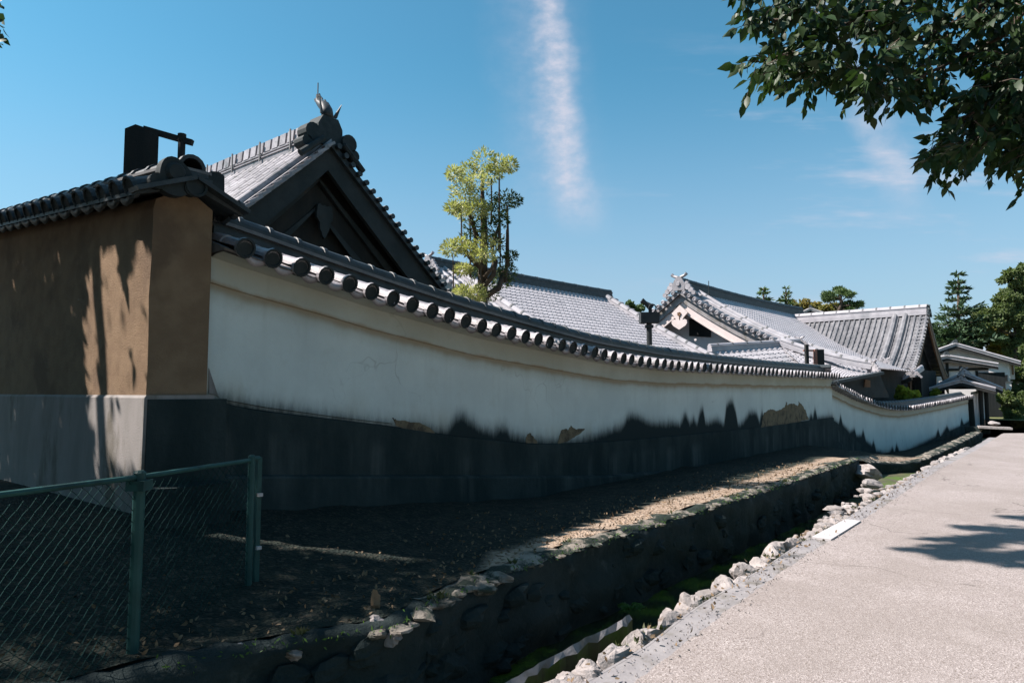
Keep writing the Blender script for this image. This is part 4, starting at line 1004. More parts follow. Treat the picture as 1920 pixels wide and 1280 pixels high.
for off in (.55, .95): 
    a = A+DU*off; n = 8
    for k in range(n):
        p, q = dN(a, .3+k*(RN-.6)/n), dN(a, .3+(k+1)*(RN-.6)/n)
        ridge(nh, p, q, .10 if off < .9 else .13, .14 if off < .9 else .24, .09, MT['tile_far'], name='descending_ridge', joints=.95)
# verge discs along both edges of the gable, scalloped barge board, soffit, wall
DISC = MB(); DISC.tube([(0, 0, 0), (0, 0, .45)], .105, 10); DISC.grid([[(.075*math.cos(k*.63), .075*math.sin(k*.63), -.02) for k in range(10)], [(.105*math.cos(k*.63), .105*math.sin(k*.63), 0) for k in range(10)]], closed=True)
DISCM = DISC.mesh('verge_tile', MT['tile'])
zr_ = Matrix(((-DU.x*-1, 0, 0), (0, 1, 0), (0, 0, 1)))
Xv, Yv = DV, Vector((0, 0, 1))
for fd, rmax in ((dN, RN), (uN, 4.5)):
    for k in np.arange(.28, rmax, .27):
        p = fd(A-DU*.28, k)-Vector((0, 0, .03)); link('verge_tile', DISCM, nh, frame(p, DV, Vector((0, 0, 1)), DU))
def band(fd, off, o0, o1, th, r0, r1, mat, name, scal=0.):
    n = int((r1-r0)/.09); m = MB(); rows = []
    for i in range(n+1):
        r = r0+(r1-r0)*i/n; p = fd(A+DU*off, r); sc_ = scal*abs(math.sin(i*.09*math.pi/.42)) if scal else 0
        a, b = p-Vector((0, 0, o0+sc_)), p-Vector((0, 0, o1)); rows.append([a, b, b+DU*th, a+DU*th])
    m.grid(rows, closed=True); m.f.append((0, 1, 2, 3)); b = len(m.v)-4; m.f.append((b+3, b+2, b+1, b)); m.build(name, mat, nh)
for fd, rm in ((dN, RN-.3), (uN, 5.)):
    band(fd, -.16, .10, .26, .06, 0, rm, MT['strip'], 'verge_board')
    band(fd, .02, .26, .62, .05, 0, rm, MT['mortar'] if 0 else MT['strip'], 'soffit_board')
    band(fd, .10, .58, 1.02, .08, 0, rm-.3, MT['pinkwhite'], 'barge_board', .09)
    band(fd, .06, 1.00, 1.07, .10, 0, rm-.3, MT['pinkwhite'], 'barge_trim')
top = A+DU*1.0
pts = [uN(top, r)-Vector((0, 0, .15)) for r in np.linspace(5, 0, 8)]+[dN(top, r)-Vector((0, 0, .15)) for r in np.linspace(.4, RN-.6, 10)]
MB().poly(pts+[w_lo(pts[-1]), w_lo(pts[0])], DU*.2).build('gable_wall', MT['white'], nh)
# louvred dark opening and post
ow = [lev(x, y, 1) for x, y in ()]
r = lambda px, py: EYE+ray(px, py)*((top-EYE).dot(DU)/ray(px, py).dot(DU)-.02)
MB().poly([r(1293,598), r(1333,598), r(1333,632), r(1293,630)], -DU*.05).build('gable_opening', MT['wood'], nh)
# pendant
r2 = lambda px, py: EYE+ray(px, py)*(((A+DU*.05)-EYE).dot(DU)/ray(px, py).dot(DU))
pp_ = [(1261,588), (1267,595), (1269,600), (1265,599), (1261,602), (1261,607), (1264,611), (1270,615), (1275,618), (1281,614), (1287,610), (1290,605), (1289,600), (1285,598), (1281,600), (1283,595), (1291,586), (1276,572)]
gp = MB().poly([r2(x, y) for x, y in pp_], -DU*.09).build('gable_pendant', MT['pinkwhite'], nh)
m = MB(); c_ = r2(1275.5, 589)-DU*.10
for k in range(5):
    a = k*1.257; m.tube([c_, c_+(DV*-math.cos(a)+Vector((0, 0, math.sin(a))))*.09], [.03, .05], 6)
m.tube([c_, c_-Vector((0, 0, .25))], .02, 6); m.build('flower', MT['wood_brown'], gp)
p = dN(A+DU*1.4, .7)
MB().tube([p, p+Vector((0, 0, .95))], .02, 5).build('vent_pipe', MT['dark_metal'], nh)
MB().box((dN((A+Bq)/2, RN-.9)-Vector((0, 0, 1.4))), (LNn-1.5, .2, 2.8), (DU, DV, Vector((0, 0, 1)))).build('wall', MT['wood'], nh)
# ---- cross wing: ridge runs towards the lane, round-ribbed slope
HR = 4.2
B0 = lev(1500, 603, HR); LR = 6.65; Tq = B0-DV*LR
cw = thing('tiled_wing', 'cross wing with a ribbed grey roof curving down to a dark gable at its right', 'building', (Tq.x, Tq.y, .3))
def lN(p, run): return p-DU*run-Vector((0, 0, run*1.12-.077*run*run))
def rN(p, run): return p+DU*run-Vector((0, 0, run*1.12-.077*run*run))
B1 = B0+DV*4
def ribbed(fd, A, B, run, mat, mats, pitch=.30):
    L = (B-A).length; n = int(L/pitch); m = MB(); nr = 14
    rows = []
    for j in range(nr*2+1):
        v = (((j//2)+(j % 2)*.97)/nr if j < nr*2 else 1)*run
        rows.append([fd(A.lerp(B, i/n), v)+Vector((0, 0, .035*(j % 2))) for i in range(n+1)])
    m.grid(rows).build('pan_tile_courses', mat, cw, kind='stuff')
    for i in range(n+1):
        mm = MB().tube([fd(A.lerp(B, i/n), run*k/8)+Vector((0, 0, .03)) for k in range(9)], .068, 7); mm.build('tile_rib', mats, cw)
ribbed(lN, Tq, B1, 4.1, MT['tile_old'], MT['tile_old'], .27)
ribbed(rN, Tq, B1, 4.1, MT['tile_old'], MT['tile_old'], .62)
ridge(cw, Tq+Vector((0, 0, -.05)), B1+Vector((0, 0, -.05)), .23, .52, .14, MT['tile_far'], joints=.7)
horned_end(cw, Tq-DV*.05, -DV, .36, MT['tile_dark'])
for off in (1.0, 1.5):      # heavy descending ribs near the verge
    a = Tq+DV*off
    MB().tube([lN(a, .1+k*.48)+Vector((0, 0, .12)) for k in range(9)], [.14]*9, 8).build('descending_ridge', MT['tile_old'], cw)
horned_end(cw, lN(Tq+DV*1.25, 3.3)+Vector((0, 0, .02)), -DU, .34, MT['tile_far'], 'descending_ridge_end')
m = MB()
for k in np.arange(.1, 4.4, .2): p = lN(Tq-DV*.12, k)+Vector((0, 0, .02)); m.tube([p, p+DV*.5], .07, 7)
m.build('verge_tiles', MT['tile_old'], cw, kind='stuff')
for fd in (lN, rN):
    m = MB(); rows = []
    for k in range(10):
        p = fd(Tq-DV*.02, k*.49); rows.append([p-Vector((0, 0, .10)), p-Vector((0, 0, .42+.05*k)), p+DV*.08-Vector((0, 0, .42+.05*k)), p+DV*.08-Vector((0, 0, .10))])
    m.grid(rows, closed=True).build('barge_board', MT['wood_brown'], cw)
g0 = Tq+DV*.6; pts = [lN(g0, r)-Vector((0, 0, .15)) for r in np.linspace(4.2, 0, 8)]+[rN(g0, r)-Vector((0, 0, .15)) for r in np.linspace(.4, 4.2, 7)]
MB().poly(pts, DV*.2).build('gable_wall', MT['wood'], cw)
bq = Tq+DV*3.5-DU*2.0; MB().box((bq.x, bq.y, (pts[0].z+.3)/2), (3.2, 5.0, pts[0].z-.2), (DU, DV, Vector((0, 0, 1)))).build('wall', MT['wood'], cw)
# lower skirt roof under the wing, curved, with its dark eaves
sk = thing('skirt_roof', 'small curved lower roof with upturned corner above the dipping wall', 'roof', lN(Tq, 4.4))
k0 = lN(Tq-DV*.4, 3.7); k1 = lN(Tq+DV*4.0, 3.7)
m = MB(); rows = []
for j in range(11):
    v = j/10*1.9; rows.append([k0.lerp(k1, i/36)-DU*v-Vector((0, 0, v*.42-.03*v*v+.025*(j % 2)))+Vector((0, 0, .35*max(0, 1-i/10)**2*(j/10)))+Vector((0, 0, .03*((i % 3) == 1))) for i in range(37)])
m.grid(rows).build('tiled_slope', MT['tile_far'], sk, kind='stuff')
e0 = [rows[-1][i]-Vector((0, 0, .06)) for i in range(37)]
MB().grid([[p, p-Vector((0, 0, .14)), p+DU*.5-Vector((0, 0, .12))] for p in e0]).build('eaves_board', MT['wood'], sk)
MB().poly([k0-DU*.3-Vector((0,0,.4)), k1-DU*.3-Vector((0,0,.4)), Vector((k1.x, k1.y, -.3)), Vector((k0.x, k0.y, -.3))], DU*.3).build('wall', MT['wood'], sk)
ridge(sk, k0-Vector((0, 0, .0)), k0-DU*1.9-Vector((0, 0, .36)), .1, .18, .08, MT['tile_far'], name='hip_ridge')
horned_end(sk, k0-DU*1.85-Vector((0, 0, .30)), -DU, .3, MT['tile'], 'hip_end_tile')
# ---- low annexe roof right behind the long wall
d = 25.
an = thing('annexe', 'low tiled annexe roof with a pale ridge just above the long wall', 'building', at(1400, 700, d))
a, b = at(1333, 657, 25.4), at(1497, 646, 27.5); dn = (-DV*2.2-Vector((0, 0, 1.15)))
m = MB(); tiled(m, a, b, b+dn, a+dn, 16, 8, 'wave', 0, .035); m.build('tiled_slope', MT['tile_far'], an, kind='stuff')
ridge(an, a-DU*.1, b+DU*.1, .12, .23, .08, MT['tile_far'], joints=.75)
for off in (.80, .87): 
    p = a.lerp(b, off); MB().tube([p+dn*k/4+Vector((0, 0, .06)) for k in range(5)], .085, 8).build('descending_ridge', MT['tile_far'], an)
horned_end(an, b+DU*.15, DU, .3, MT['tile'])
MB().poly([b+dn*.0+DU*.05, b+dn+DU*.05, b+dn+DU*.05-Vector((0, 0, 1)), b+DU*.05-Vector((0, 0, 2)) ], DU*.1).build('gable_wall', MT['wood'], an)
MB().poly([a+dn*.8-Vector((0, 0, .1)), b+dn*.8-Vector((0, 0, .1)), w_lo(b+dn*.8), w_lo(a+dn*.8)], DV*.15).build('wall', MT['white'], an)
# big hip slope of the main hall running down towards the dipping wall
hp = thing('porch_roof', 'broad tiled porch roof with a long hip ridge ending in a horned tile', 'roof', at(1600, 700, 26))
a, b, c, e = at(1462, 648, 27.0), at(1700, 706, 27.5), at(1650, 716, 24.0), at(1540, 716, 22.8)
m = MB(); tiled(m, a, at(1640, 688, 27.5), at(1648, 700, 24.5), at(1545, 712, 23.2), 18, 14, 'wave', .1, .035); m.build('tiled_slope', MT['tile_far'], hp, kind='stuff')
ridge(hp, a+Vector((0, 0, .05)), at(1634, 690, 25.0), .14, .26, .1, MT['tile_far'], sag=.1, name='hip_ridge')
horned_end(hp, at(1637, 694, 24.8), RT, .34, MT['tile'])
m = MB().beam(at(1566, 716, 23.2), at(1652, 699, 24.3), .25, .10); m.build('eaves_board', MT['tile_dark'], hp)
MB().poly([at(1572, 718, 23.5), at(1650, 703, 24.6), at(1668, 745, 24.8), at(1572, 745, 23.5)], FW*.15).build('soffit_wall', MT['barge'], hp)
MB().poly([at(1622, 711, 24.0), at(1632, 713, 24.0), at(1632, 726, 24.0), at(1621, 725, 24.0)], FW*.08).build('beam_end', MT['wood_brown'], hp)
MB().poly([at(1568, 722, 31), at(1718, 718, 33.5), at(1718, 770, 33.5), at(1568, 770, 31)], FW*.2).build('wall', MT['wood'], hp)
for px in np.arange(1660, 1722, 11):
    MB().beam(at(px, 722, 33.0), at(px, 770, 33.0), .10, .10, (0, 1, 0)).build('post', MT['wood'], hp)
# ================================================================== FAR WHITE HOUSES
def gabled(t, C, W, D, hw, hd, zg, ze, za, ov, wallmat, roofmat, timbers=(), base=None):
    """gable front facing -D; C = centre of the front at ground, hw half width, hd depth"""
    U = Vector((0, 0, 1)); f = lambda x, z, d=0: Vector((C.x, C.y, 0))+W*x+D*d+U*z
    MB().poly([f(-hw, zg), f(hw, zg), f(hw, ze), f(0, za-.15), f(-hw, ze)], D*hd).build('wall', wallmat, t)
    for s in (-1, 1):
        sl = (za-ze)/hw; e = hw+ov
        a = [f(0, za, -ov), f(s*e, za-sl*e, -ov), f(s*e, za-sl*e, hd+ov), f(0, za, hd+ov)]
        m = MB().poly(a, -U*.14); ro = m.build('roof_slope', roofmat, t)
        n = int((hd+2*ov)/.3); mm = MB()
        for i in range(n+1):
            q = -ov+(hd+2*ov)*i/n; mm.tube([f(0, za+.04, q), f(s*e, za-sl*e+.04, q)], .07, 6)
        mm.build('tile_rows', roofmat, ro, kind='stuff')
        MB().hexa([f(0, za-.14, -ov+.05), f(s*e, za-sl*e-.14, -ov+.05), f(s*e, za-sl*e-.14, -ov+.12), f(0, za-.14, -ov+.12)], [f(0, za-.36, -ov+.05), f(s*e, za-sl*e-.30, -ov+.05), f(s*e, za-sl*e-.30, -ov+.12), f(0, za-.36, -ov+.12)]).build('barge_board', MT['wood'], t)
    ridge(t, f(0, za, -ov-.05), f(0, za, hd+ov), .14, .3, .1, MT['tile_dark'], joints=.8)
    for (x, z0, z1, wd) in timbers: MB().hexa([f(x-wd/2, z0, -.06), f(x+wd/2, z0, -.06), f(x+wd/2, z0, -.01), f(x-wd/2, z0, -.01)], [f(x-wd/2, z1, -.06), f(x+wd/2, z1, -.06), f(x+wd/2, z1, -.01), f(x-wd/2, z1, -.01)]).build('timber', MT['wood'], t)
    if base: MB().poly([f(-hw-.03, zg, -.05), f(hw+.04, zg, -.05), f(hw+.04, base, -.05), f(-hw-.03, base, -.05)], D*(hd+.1)).build('board_cladding', MT['wood'], t)
WV = (RT*.87-FW.xy.normalized().to_3d()*.49).normalized(); WV.z = 0; WV.normalize(); DD = Vector((-WV.y, WV.x, 0))
def zat(px, py, d): return at(px, py, d).z
d = 47.
C = at(1795, 735, d)
h1 = thing('white_house', 'tall white gabled house with grey tile roof at the end of the lane', 'house', (C.x, C.y, 0))
gabled(h1, C, WV, DD, 3.0, 7, -.3, zat(1860, 676, d), zat(1792, 645, d), .55, MT['white'], MT['tile_far'])
# boarded upper corner on the right of the tall house
c = at(1872, 690, 48.5); MB().box((c.x, c.y, zat(1872, 694, 48.5)), (1.7, 1.2, 1.3), (WV, DD, Vector((0, 0, 1)))).build('corner_bay', MT['white'], h1)
for k in range(6):
    p = c-DD*.63+WV*(-.75+.3*k); MB().box((p.x, p.y, zat(1872, 692, 48.5)+.15), (.10, .05, 1.1), (WV, DD, Vector((0, 0, 1)))).build('slat', MT['wood_brown'], h1)
c = at(1863, 740, 46.5); MB().box((c.x, c.y, (zat(1868, 704, 47.5)-.5)/2), (1.5, 1.5, zat(1868, 704, 47.5)+.5), (WV, DD, Vector((0, 0, 1)))).build('board_cladding', MT['shade_boards'], h1)
d = 42.
C = at(1778, 735, d)
h2 = thing('white_house', 'lower white half-timbered house with a shallow gable in front of the tall one', 'house', (C.x, C.y, 0))
z0 = zat(1800, 760, d)
gabled(h2, C, WV, DD, 2.1, 4, -.3, zat(1800, 682, d), zat(1778, 668, d), .45, MT['white'], MT['tile_far'],
       [(-1.4, 1.0, 3.0, .14), (-.65, 2.0, 3.2, .14), (0, 2.1, 3.4, .16), (.7, 2.0, 3.2, .14), (1.5, 1.0, 2.9, .14), (-1.95, .2, 2.8, .12)])
fz = lambda x, z: Vector((C.x, C.y, 0))+WV*x+Vector((0, 0, z))
MB().beam(fz(-2.1, zat(1778, 694, d))-DD*.05, fz(2.1, zat(1778, 692, d))-DD*.05, .08, .14).build('cross_beam', MT['wood'], h2)
c = at(1858, 745, 41.5); MB().box((c.x, c.y, zat(1858, 745, 41.5)-.0), (1.3, 1.8, 3.0), (WV, DD, Vector((0, 0, 1)))).build('board_cladding', MT['shade_boards'], h2)
d = 37.5
C = at(1803, 735, d)
g1 = thing('gate_roof', 'small tiled gate roof with brown ridge end near the far wall end', 'gate', (C.x, C.y, 0))
def gateroof(t, px, pyr, d, hw, sl, dep, posts=True):
    C = at(px, pyr, d); U = Vector((0, 0, 1))
    for s in (-1, 1):
        e = C+WV*(s*hw)-U*sl
        MB().poly([C-DD*dep/2, e-DD*dep/2, e+DD*dep/2, C+DD*dep/2], -U*.12).build('roof_slope', MT['tile_far'], t)
        mm = MB()
        for q in np.arange(-dep/2, dep/2+.01, .28): mm.tube([C+DD*q+U*.03, e+DD*q+U*.03], .07, 6)
        mm.build('tile_rows', MT['tile_far'], t, kind='stuff')
        MB().beam(C-DD*(dep/2-.05)-U*.2, e-DD*(dep/2-.05)-U*.2, .08, .16).build('barge_board', MT['wood'], t)
    ridge(t, C-DD*(dep/2+.05), C+DD*(dep/2), .12, .26, .1, MT['tile_dark'])
    horned_end(t, C-DD*(dep/2), -DD, .26, MT['tile'])
    if posts:
        for s in (-.6, .6):
            p = C+WV*(s*hw); MB().tube([(p.x, p.y, -.5), (p.x, p.y, C.z-sl*.5)], .1, 8).build('post', MT['wood'], t)
        MB().beam(C-WV*hw*.7-U*sl*.8, C+WV*hw*.7-U*sl*.8, .15, .2).build('beam', MT['wood'], t)
gateroof(g1, 1806, 700, 37.5, 1.65, .85, 1.6)
C = at(1797, 713, 36.0)
g2 = thing('gate_roof', 'lower front gate roof sloping down to the right beside the far wall end', 'gate', (C.x, C.y, 0))
gateroof(g2, 1800, 713, 36.0, 1.45, .45, 1.4)
ln_p = at(1891, 723, 44); ln = thing('lantern', 'small white wall lantern at the right of the black boards', 'lantern', ln_p)
MB().box(ln_p, (.28, .28, .42), (WV, DD, Vector((0, 0, 1)))).build('lamp_body', MT['white'], ln)
MB().box(ln_p+Vector((0, 0, .25)), (.4, .4, .08), (WV, DD, Vector((0, 0, 1)))).build('lamp_roof', MT['tile_dark'], ln)
MB().tube([ln_p-Vector((0, 0, .2)), Vector((ln_p.x, ln_p.y, .1))], .05, 6).build('lamp_post', MT['wood'], ln)
# tiny gable peeping over the main hall
d = 58.; C = at(1520, 578, d)
tg = thing('small_gable', 'tiny dark gable with pale verges peeping over the wing ridge', 'building', (C.x, C.y, .3))
gabled(tg, Vector((C.x, C.y, 0)), WV, DD, 1.35, 4, .3, zat(1520, 592, d), zat(1520, 579, d), .2, MT['wood'], MT['tile_far'])
# ================================================================== FOLIAGE
def leaf_mesh(name, mat, centers, size, seed, shape='leaf', droop=.3, up=None, parent=None, spread=1., kind=None, dirs=None):
    """one mesh of many small folded leaves"""
    g = np.random.default_rng(seed); n = len(centers); c = np.asarray(centers, dtype=np.float64)
    d = g.normal(size=(n, 3)) if dirs is None else np.asarray(dirs)+g.normal(size=(n, 3))*spread
    d[:, 2] -= droop; d /= np.linalg.norm(d, axis=1)[:, None]
    r = g.normal(size=(n, 3)); s = np.cross(d, r); s /= np.linalg.norm(s, axis=1)[:, None]; nrm = np.cross(s, d)
    L = size*g.uniform(.7, 1.25, n)[:, None]
    if shape == 'leaf':       # pointed ovate leaf, folded along the midrib
        pr = [(0, 0, 0), (.26, .25, .06), (.55, .24, .04), (1.05, 0, -.10), (.55, -.24, .04), (.26, -.25, .06), (.35, 0, 0), (.68, 0, -.02)]
        fs = [(0, 1, 6), (1, 2, 7, 6), (2, 3, 7), (0, 6, 5), (5, 6, 7, 4), (4, 7, 3)]
    elif shape == 'spray':    # narrow flat spray
        pr = [(0, 0, 0), (.45, .16, .03), (1, 0, -.05), (.45, -.16, .03)]; fs = [(0, 1, 2, 3)]
    else:                     # leafy clump: two crossed pointed blades
        pr = [(0, 0, 0), (.5, .3, .05), (1, 0, -.08), (.5, -.3, .05), (.1, 0, .25), (.6, .05, .38), (.95, 0, .1), (.5, 0, -.2)]; fs = [(0, 1, 2, 3), (4, 5, 6, 7)]
    P = np.stack([c+L*(a*d+b*s+e*nrm) for a, b, e in pr], axis=1).reshape(-1, 3)
    k = len(pr); me = bpy.data.meshes.new(name)
    base = (np.arange(n)*k)[:, None]
    loops = np.concatenate([(base+np.array(f)).astype(np.int32) for f in fs], axis=1).ravel()
    per = np.array([len(f) for f in fs]); tot = np.tile(per, n)
    me.vertices.add(len(P)); me.vertices.foreach_set('co', P.ravel())
    me.loops.add(len(loops)); me.loops.foreach_set('vertex_index', loops)
    me.polygons.add(len(tot)); me.polygons.foreach_set('loop_start', np.concatenate([[0], np.cumsum(tot)[:-1]]).astype(np.int32))
    me.polygons.foreach_set('loop_total', tot.astype(np.int32))
    me.materials.append(mat); me.update(); me.validate()
    return link(name, me, parent, kind=kind)
def blob(c, r, n, seed, shell=.55):
    g = np.random.default_rng(seed); v = g.normal(size=(n, 3)); v /= np.linalg.norm(v, axis=1)[:, None]
    k = (shell**3+(1-shell**3)*g.random(n))**(1/3); return np.array(c)+v*k[:, None]*np.array(r)
# ---- tiered cedar with bare upright stems
dT = 9.8
def ct(px, py, dd=0): return at(px, py, dT+dd)
base = Vector((ct(905, 600).x, ct(905, 600).y, .25))
ce = thing('cedar_tree', 'tiered garden cedar with thin bare stems and yellow green tufts', 'tree', base)
m = MB(); m.tube([base, ct(903,640), ct(904,560), ct(906,500,.05), ct(908,430), ct(905,380), ct(903,330)], [.13, .10, .085, .065, .05, .035, .015], 9); tr = m.build('trunk', MT['bark'], ce, smooth=True)
for pts, rr in [([(905,540), (925,515), (930,490), (922,470), (930,440), (936,420)], .04), ([(906,505), (884,485), (872,470), (866,455)], .045), ([(905,480), (890,468), (893,440), (880,400)], .045), ([(908,520), (922,503), (926,490)], .03), ([(903,560), (935,540), (945,510)], .05)]:
    m = MB().tube([ct(x, y, rnd.uniform(-.15, .15)) for x, y in pts], [rr*(1-.12*i) for i in range(len(pts))], 7); m.build('limb', MT['bark'], tr, smooth=True)
for (x0, y0, x1, y1, dd, rr) in [(850,545,849,478,-.35,.010), (882,520,880,370,.2,.014), (865,450,864,395,-.1,.012), (921,420,921,335,.15,.014), (935,470,936,333,-.1,.015), (937,520,938,410,.3,.012), (952,500,951,385,.1,.020), (948,530,951,430,.1,.024), (900,545,901,480,-.4,.012), (889,500,887,455,-.3,.010), (924,520,925,440,.4,.010), (906,400,906,330,.3,.012)]:
    MB().tube([ct(x0, y0, dd), ct((x0+x1)/2+.8, (y0+y1)/2, dd), ct(x1, y1, dd)], [rr*1.2, rr, rr*.8], 6).build('stem', MT['bark'], ce)
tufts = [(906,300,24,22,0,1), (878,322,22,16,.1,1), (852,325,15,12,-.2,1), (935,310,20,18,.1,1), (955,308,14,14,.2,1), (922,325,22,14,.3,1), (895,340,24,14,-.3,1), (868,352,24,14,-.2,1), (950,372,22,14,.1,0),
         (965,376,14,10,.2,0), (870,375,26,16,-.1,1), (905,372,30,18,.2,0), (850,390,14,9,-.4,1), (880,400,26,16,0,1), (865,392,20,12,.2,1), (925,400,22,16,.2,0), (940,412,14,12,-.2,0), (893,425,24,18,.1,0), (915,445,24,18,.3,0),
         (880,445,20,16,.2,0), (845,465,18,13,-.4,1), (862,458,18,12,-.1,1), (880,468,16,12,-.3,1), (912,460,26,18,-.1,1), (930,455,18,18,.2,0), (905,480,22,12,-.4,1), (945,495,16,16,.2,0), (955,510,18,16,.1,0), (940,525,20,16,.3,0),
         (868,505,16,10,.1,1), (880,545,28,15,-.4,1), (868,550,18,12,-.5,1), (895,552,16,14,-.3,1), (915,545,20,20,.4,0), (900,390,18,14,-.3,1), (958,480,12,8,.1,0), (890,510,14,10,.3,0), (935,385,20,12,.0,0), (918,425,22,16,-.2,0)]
lit, dk = [], []  # tufts split into a lit and a shaded leaf colour
for i, (x, y, rx, ry, dd, l) in enumerate(tufts):
    c = ct(x, y, dd); sx = rx*dT/1280; sz = ry*dT/1280
    pts = blob(c, (sx, sx, sz), 330 if l else 190, 100+i, .15)
    pts[:, 2] -= .35*sz*((pts[:, 0]-c.x)**2+(pts[:, 1]-c.y)**2)/(sx*sx)*.5
    (lit if l else dk).append((pts, pts-np.array(c)))
for nm, lst, mt, sd in (('tuft_foliage', lit, 'lf_cedar', 3), ('shaded_foliage', dk, 'lf_cedar_shaded', 4)):
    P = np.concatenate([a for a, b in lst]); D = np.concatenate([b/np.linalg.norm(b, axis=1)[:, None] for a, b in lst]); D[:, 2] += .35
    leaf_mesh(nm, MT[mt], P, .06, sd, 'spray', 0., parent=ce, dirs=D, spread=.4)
# ---- overhanging cherry on the right of the lane
tb = Vector((7.9, -4.4, 0))
ch = thing('cherry_tree', 'leafy cherry tree overhanging the lane from the upper right', 'tree', tb)
m = MB(); lead = [tb, (7.85, -4.3, 1.2), (7.8, -4.1, 2.6), (7.6, -3.6, 4.2), (7.2, -3.0, 5.6)]
m.tube(lead, [.30, .24, .21, .18, .12], 10); trk = m.build('trunk', MT['bark'], ch, smooth=True)
def region_pts(poly, n, d0, d1, seed):
    g = random.Random(seed); xs_ = [p[0] for p in poly]; ys_ = [p[1] for p in poly]; out = []
    def inside(x, y):
        c = False; j = len(poly)-1
        for i in range(len(poly)):
            if ((poly[i][1] > y) != (poly[j][1] > y)) and x < (poly[j][0]-poly[i][0])*(y-poly[i][1])/(poly[j][1]-poly[i][1])+poly[i][0]: c = not c
            j = i
        return c
    while len(out) < n:
        x, y = g.uniform(min(xs_), max(xs_)), g.uniform(min(ys_), max(ys_))
        if inside(x, y): out.append(at(x, y, g.uniform(d0, d1)))
    return out
branches = [[(1900,-60), (1780,10), (1650,40), (1540,90), (1478,122), (1415,140)], [(1920,-30), (1800,60), (1700,105), (1640,150), (1600,175)], [(1900,-80), (1700,-60), (1560,-20), (1480,5), (1425,10), (1392,18)],
            [(2050,120), (1950,180), (1880,230), (1820,285), (1778,325), (1750,350)], [(1960,0), (1880,90), (1780,140), (1720,170), (1690,190)], [(2050,200), (1960,270), (1900,310), (1850,320)], [(2060,250), (1990,315), (1930,362)],
            [(1900,-40), (1780,-30), (1640,-10), (1500,40), (1440,50)], [(1640,40), (1580,70), (1500,60), (1430,60)], [(1980,60), (1900,150), (1850,215), (1800,250)]]
hub = Vector((7.2, -3.0, 5.6)); P_l, D_l = [], []
g = random.Random(5); twigs = MB()
def twig(c, d, L=None):
    d = d.normalized(); L = L or g.uniform(.14, .25); pts = [c, c+d*L*.5+Vector((0, 0, -.01)), c+d*L+Vector((0, 0, -.05))]
    twigs.tube(pts, [.004, .003, .0015], 3, False); s = d.orthogonal().normalized()
    for i in range(7):
        f = .12+.9*i/7; p = pts[0].lerp(pts[2], f); sg = 1 if i % 2 else -1
        P_l.append(p); D_l.append(d*.55+s*(sg*.7)+Vector((0, 0, -.35)))
    P_l.append(pts[2]); D_l.append(d)
for bi, br in enumerate(branches):
    d0 = 5.2+.25*(bi % 4); pts = [at(x, y-22, d0+.06*i+g.uniform(-.1, .1)) for i, (x, y) in enumerate(br)]
    m1 = hub.lerp(pts[0], .35)+Vector((g.gauss(0, .15), g.gauss(0, .15), .25)); m2 = hub.lerp(pts[0], .7)+Vector((g.gauss(0, .12), g.gauss(0, .12), .14))
    MB().tube([hub, m1, m2]+pts, [.055, .042, .03]+[max(.004, .020-.003*i) for i in range(len(pts))], 6).build('limb', MT['bark'], trk, smooth=True)
    for a, b in ((hub, m1), (m1, m2), (m2, pts[0])):
        for k in range(16):
            q = a.lerp(b, g.random()); v = q-EYE; dpt = v.dot(FW); xx = 960+FOC*v.dot(RT)/dpt; yy = 640-FOC*v.dot(UPV)/dpt
            if xx > 1990 or yy < -70: twig(q+Vector((g.gauss(0, .12), g.gauss(0, .12), g.gauss(0, .1))), Vector((g.gauss(0, 1), g.gauss(0, 1), g.gauss(-.2, .5))))
    for a, b in zip(pts, pts[1:]):
        L = (b-a).length
        for k in range(int(L/.13)):
            twig(a.lerp(b, g.random()), (b-a).normalized()*.7+Vector((g.gauss(0, .6), g.gauss(0, .6), g.gauss(-.25, .35))))
reg = [([(1425,70), (1520,110), (1600,120), (1660,170), (1780,175), (1790,195), (1720,220), (1660,200), (1600,200), (1540,180), (1420,165), (1405,148), (1460,105)], 800),
       ([(1520,0), (1920,0), (1920,60), (1840,120), (1780,150), (1680,160), (1600,120), (1540,80)], 1150), ([(1390,-60), (1560,-60), (1560,30), (1480,50), (1430,50), (1410,22), (1390,20)], 230),
       ([(1440,20), (1560,30), (1580,100), (1500,90), (1445,65)], 200),
       ([(1850,120), (1940,60), (1990,350), (1925,350), (1885,300), (1830,320), (1775,315), (1745,345), (1765,300), (1800,230)], 1700), ([(1500,-160), (2100,-200), (2150,350), (1930,300), (1920,0), (1520,0)], 1500)]
for i, (pl_, n) in enumerate(reg):
    for q in region_pts([(x, y-28) for x, y in pl_], int(n*.17), 4.8, 6.4, 60+i): twig(q, Vector((g.gauss(-.3, .6), g.gauss(.3, .6), g.gauss(-.15, .35))))
# rest of the crown, over and beyond the lane side, mostly outside the picture
for c, r, n in (((8.6, -3.6, 6.2), (2.4, 2.2, 1.8), 1600), ((6.2, -2.2, 5.6), (1.6, 1.3, .9), 700), ((10.5, -3.2, 5.0), (1.6, 1.5, 1.3), 700)):
    for q in blob(c, r, n, 17+n, .4):
        v = Vector(q)-EYE; dpt = v.dot(FW)
        if dpt > .3:
            x, y = 960+FOC*v.dot(RT)/dpt, 640-FOC*v.dot(UPV)/dpt
            if -60 < x < 1985 and -60 < y < 1330: continue
        P_l.append(Vector(q)); D_l.append(Vector((0, 0, 0)))
twigs.build('twigs', MT['bark'], ch, kind='stuff')
leaf_mesh('crown', MT['lf_cherry'], [tuple(p) for p in P_l], .098, 8, 'leaf', .5, parent=ch, dirs=[tuple(v) for v in D_l], spread=.3)
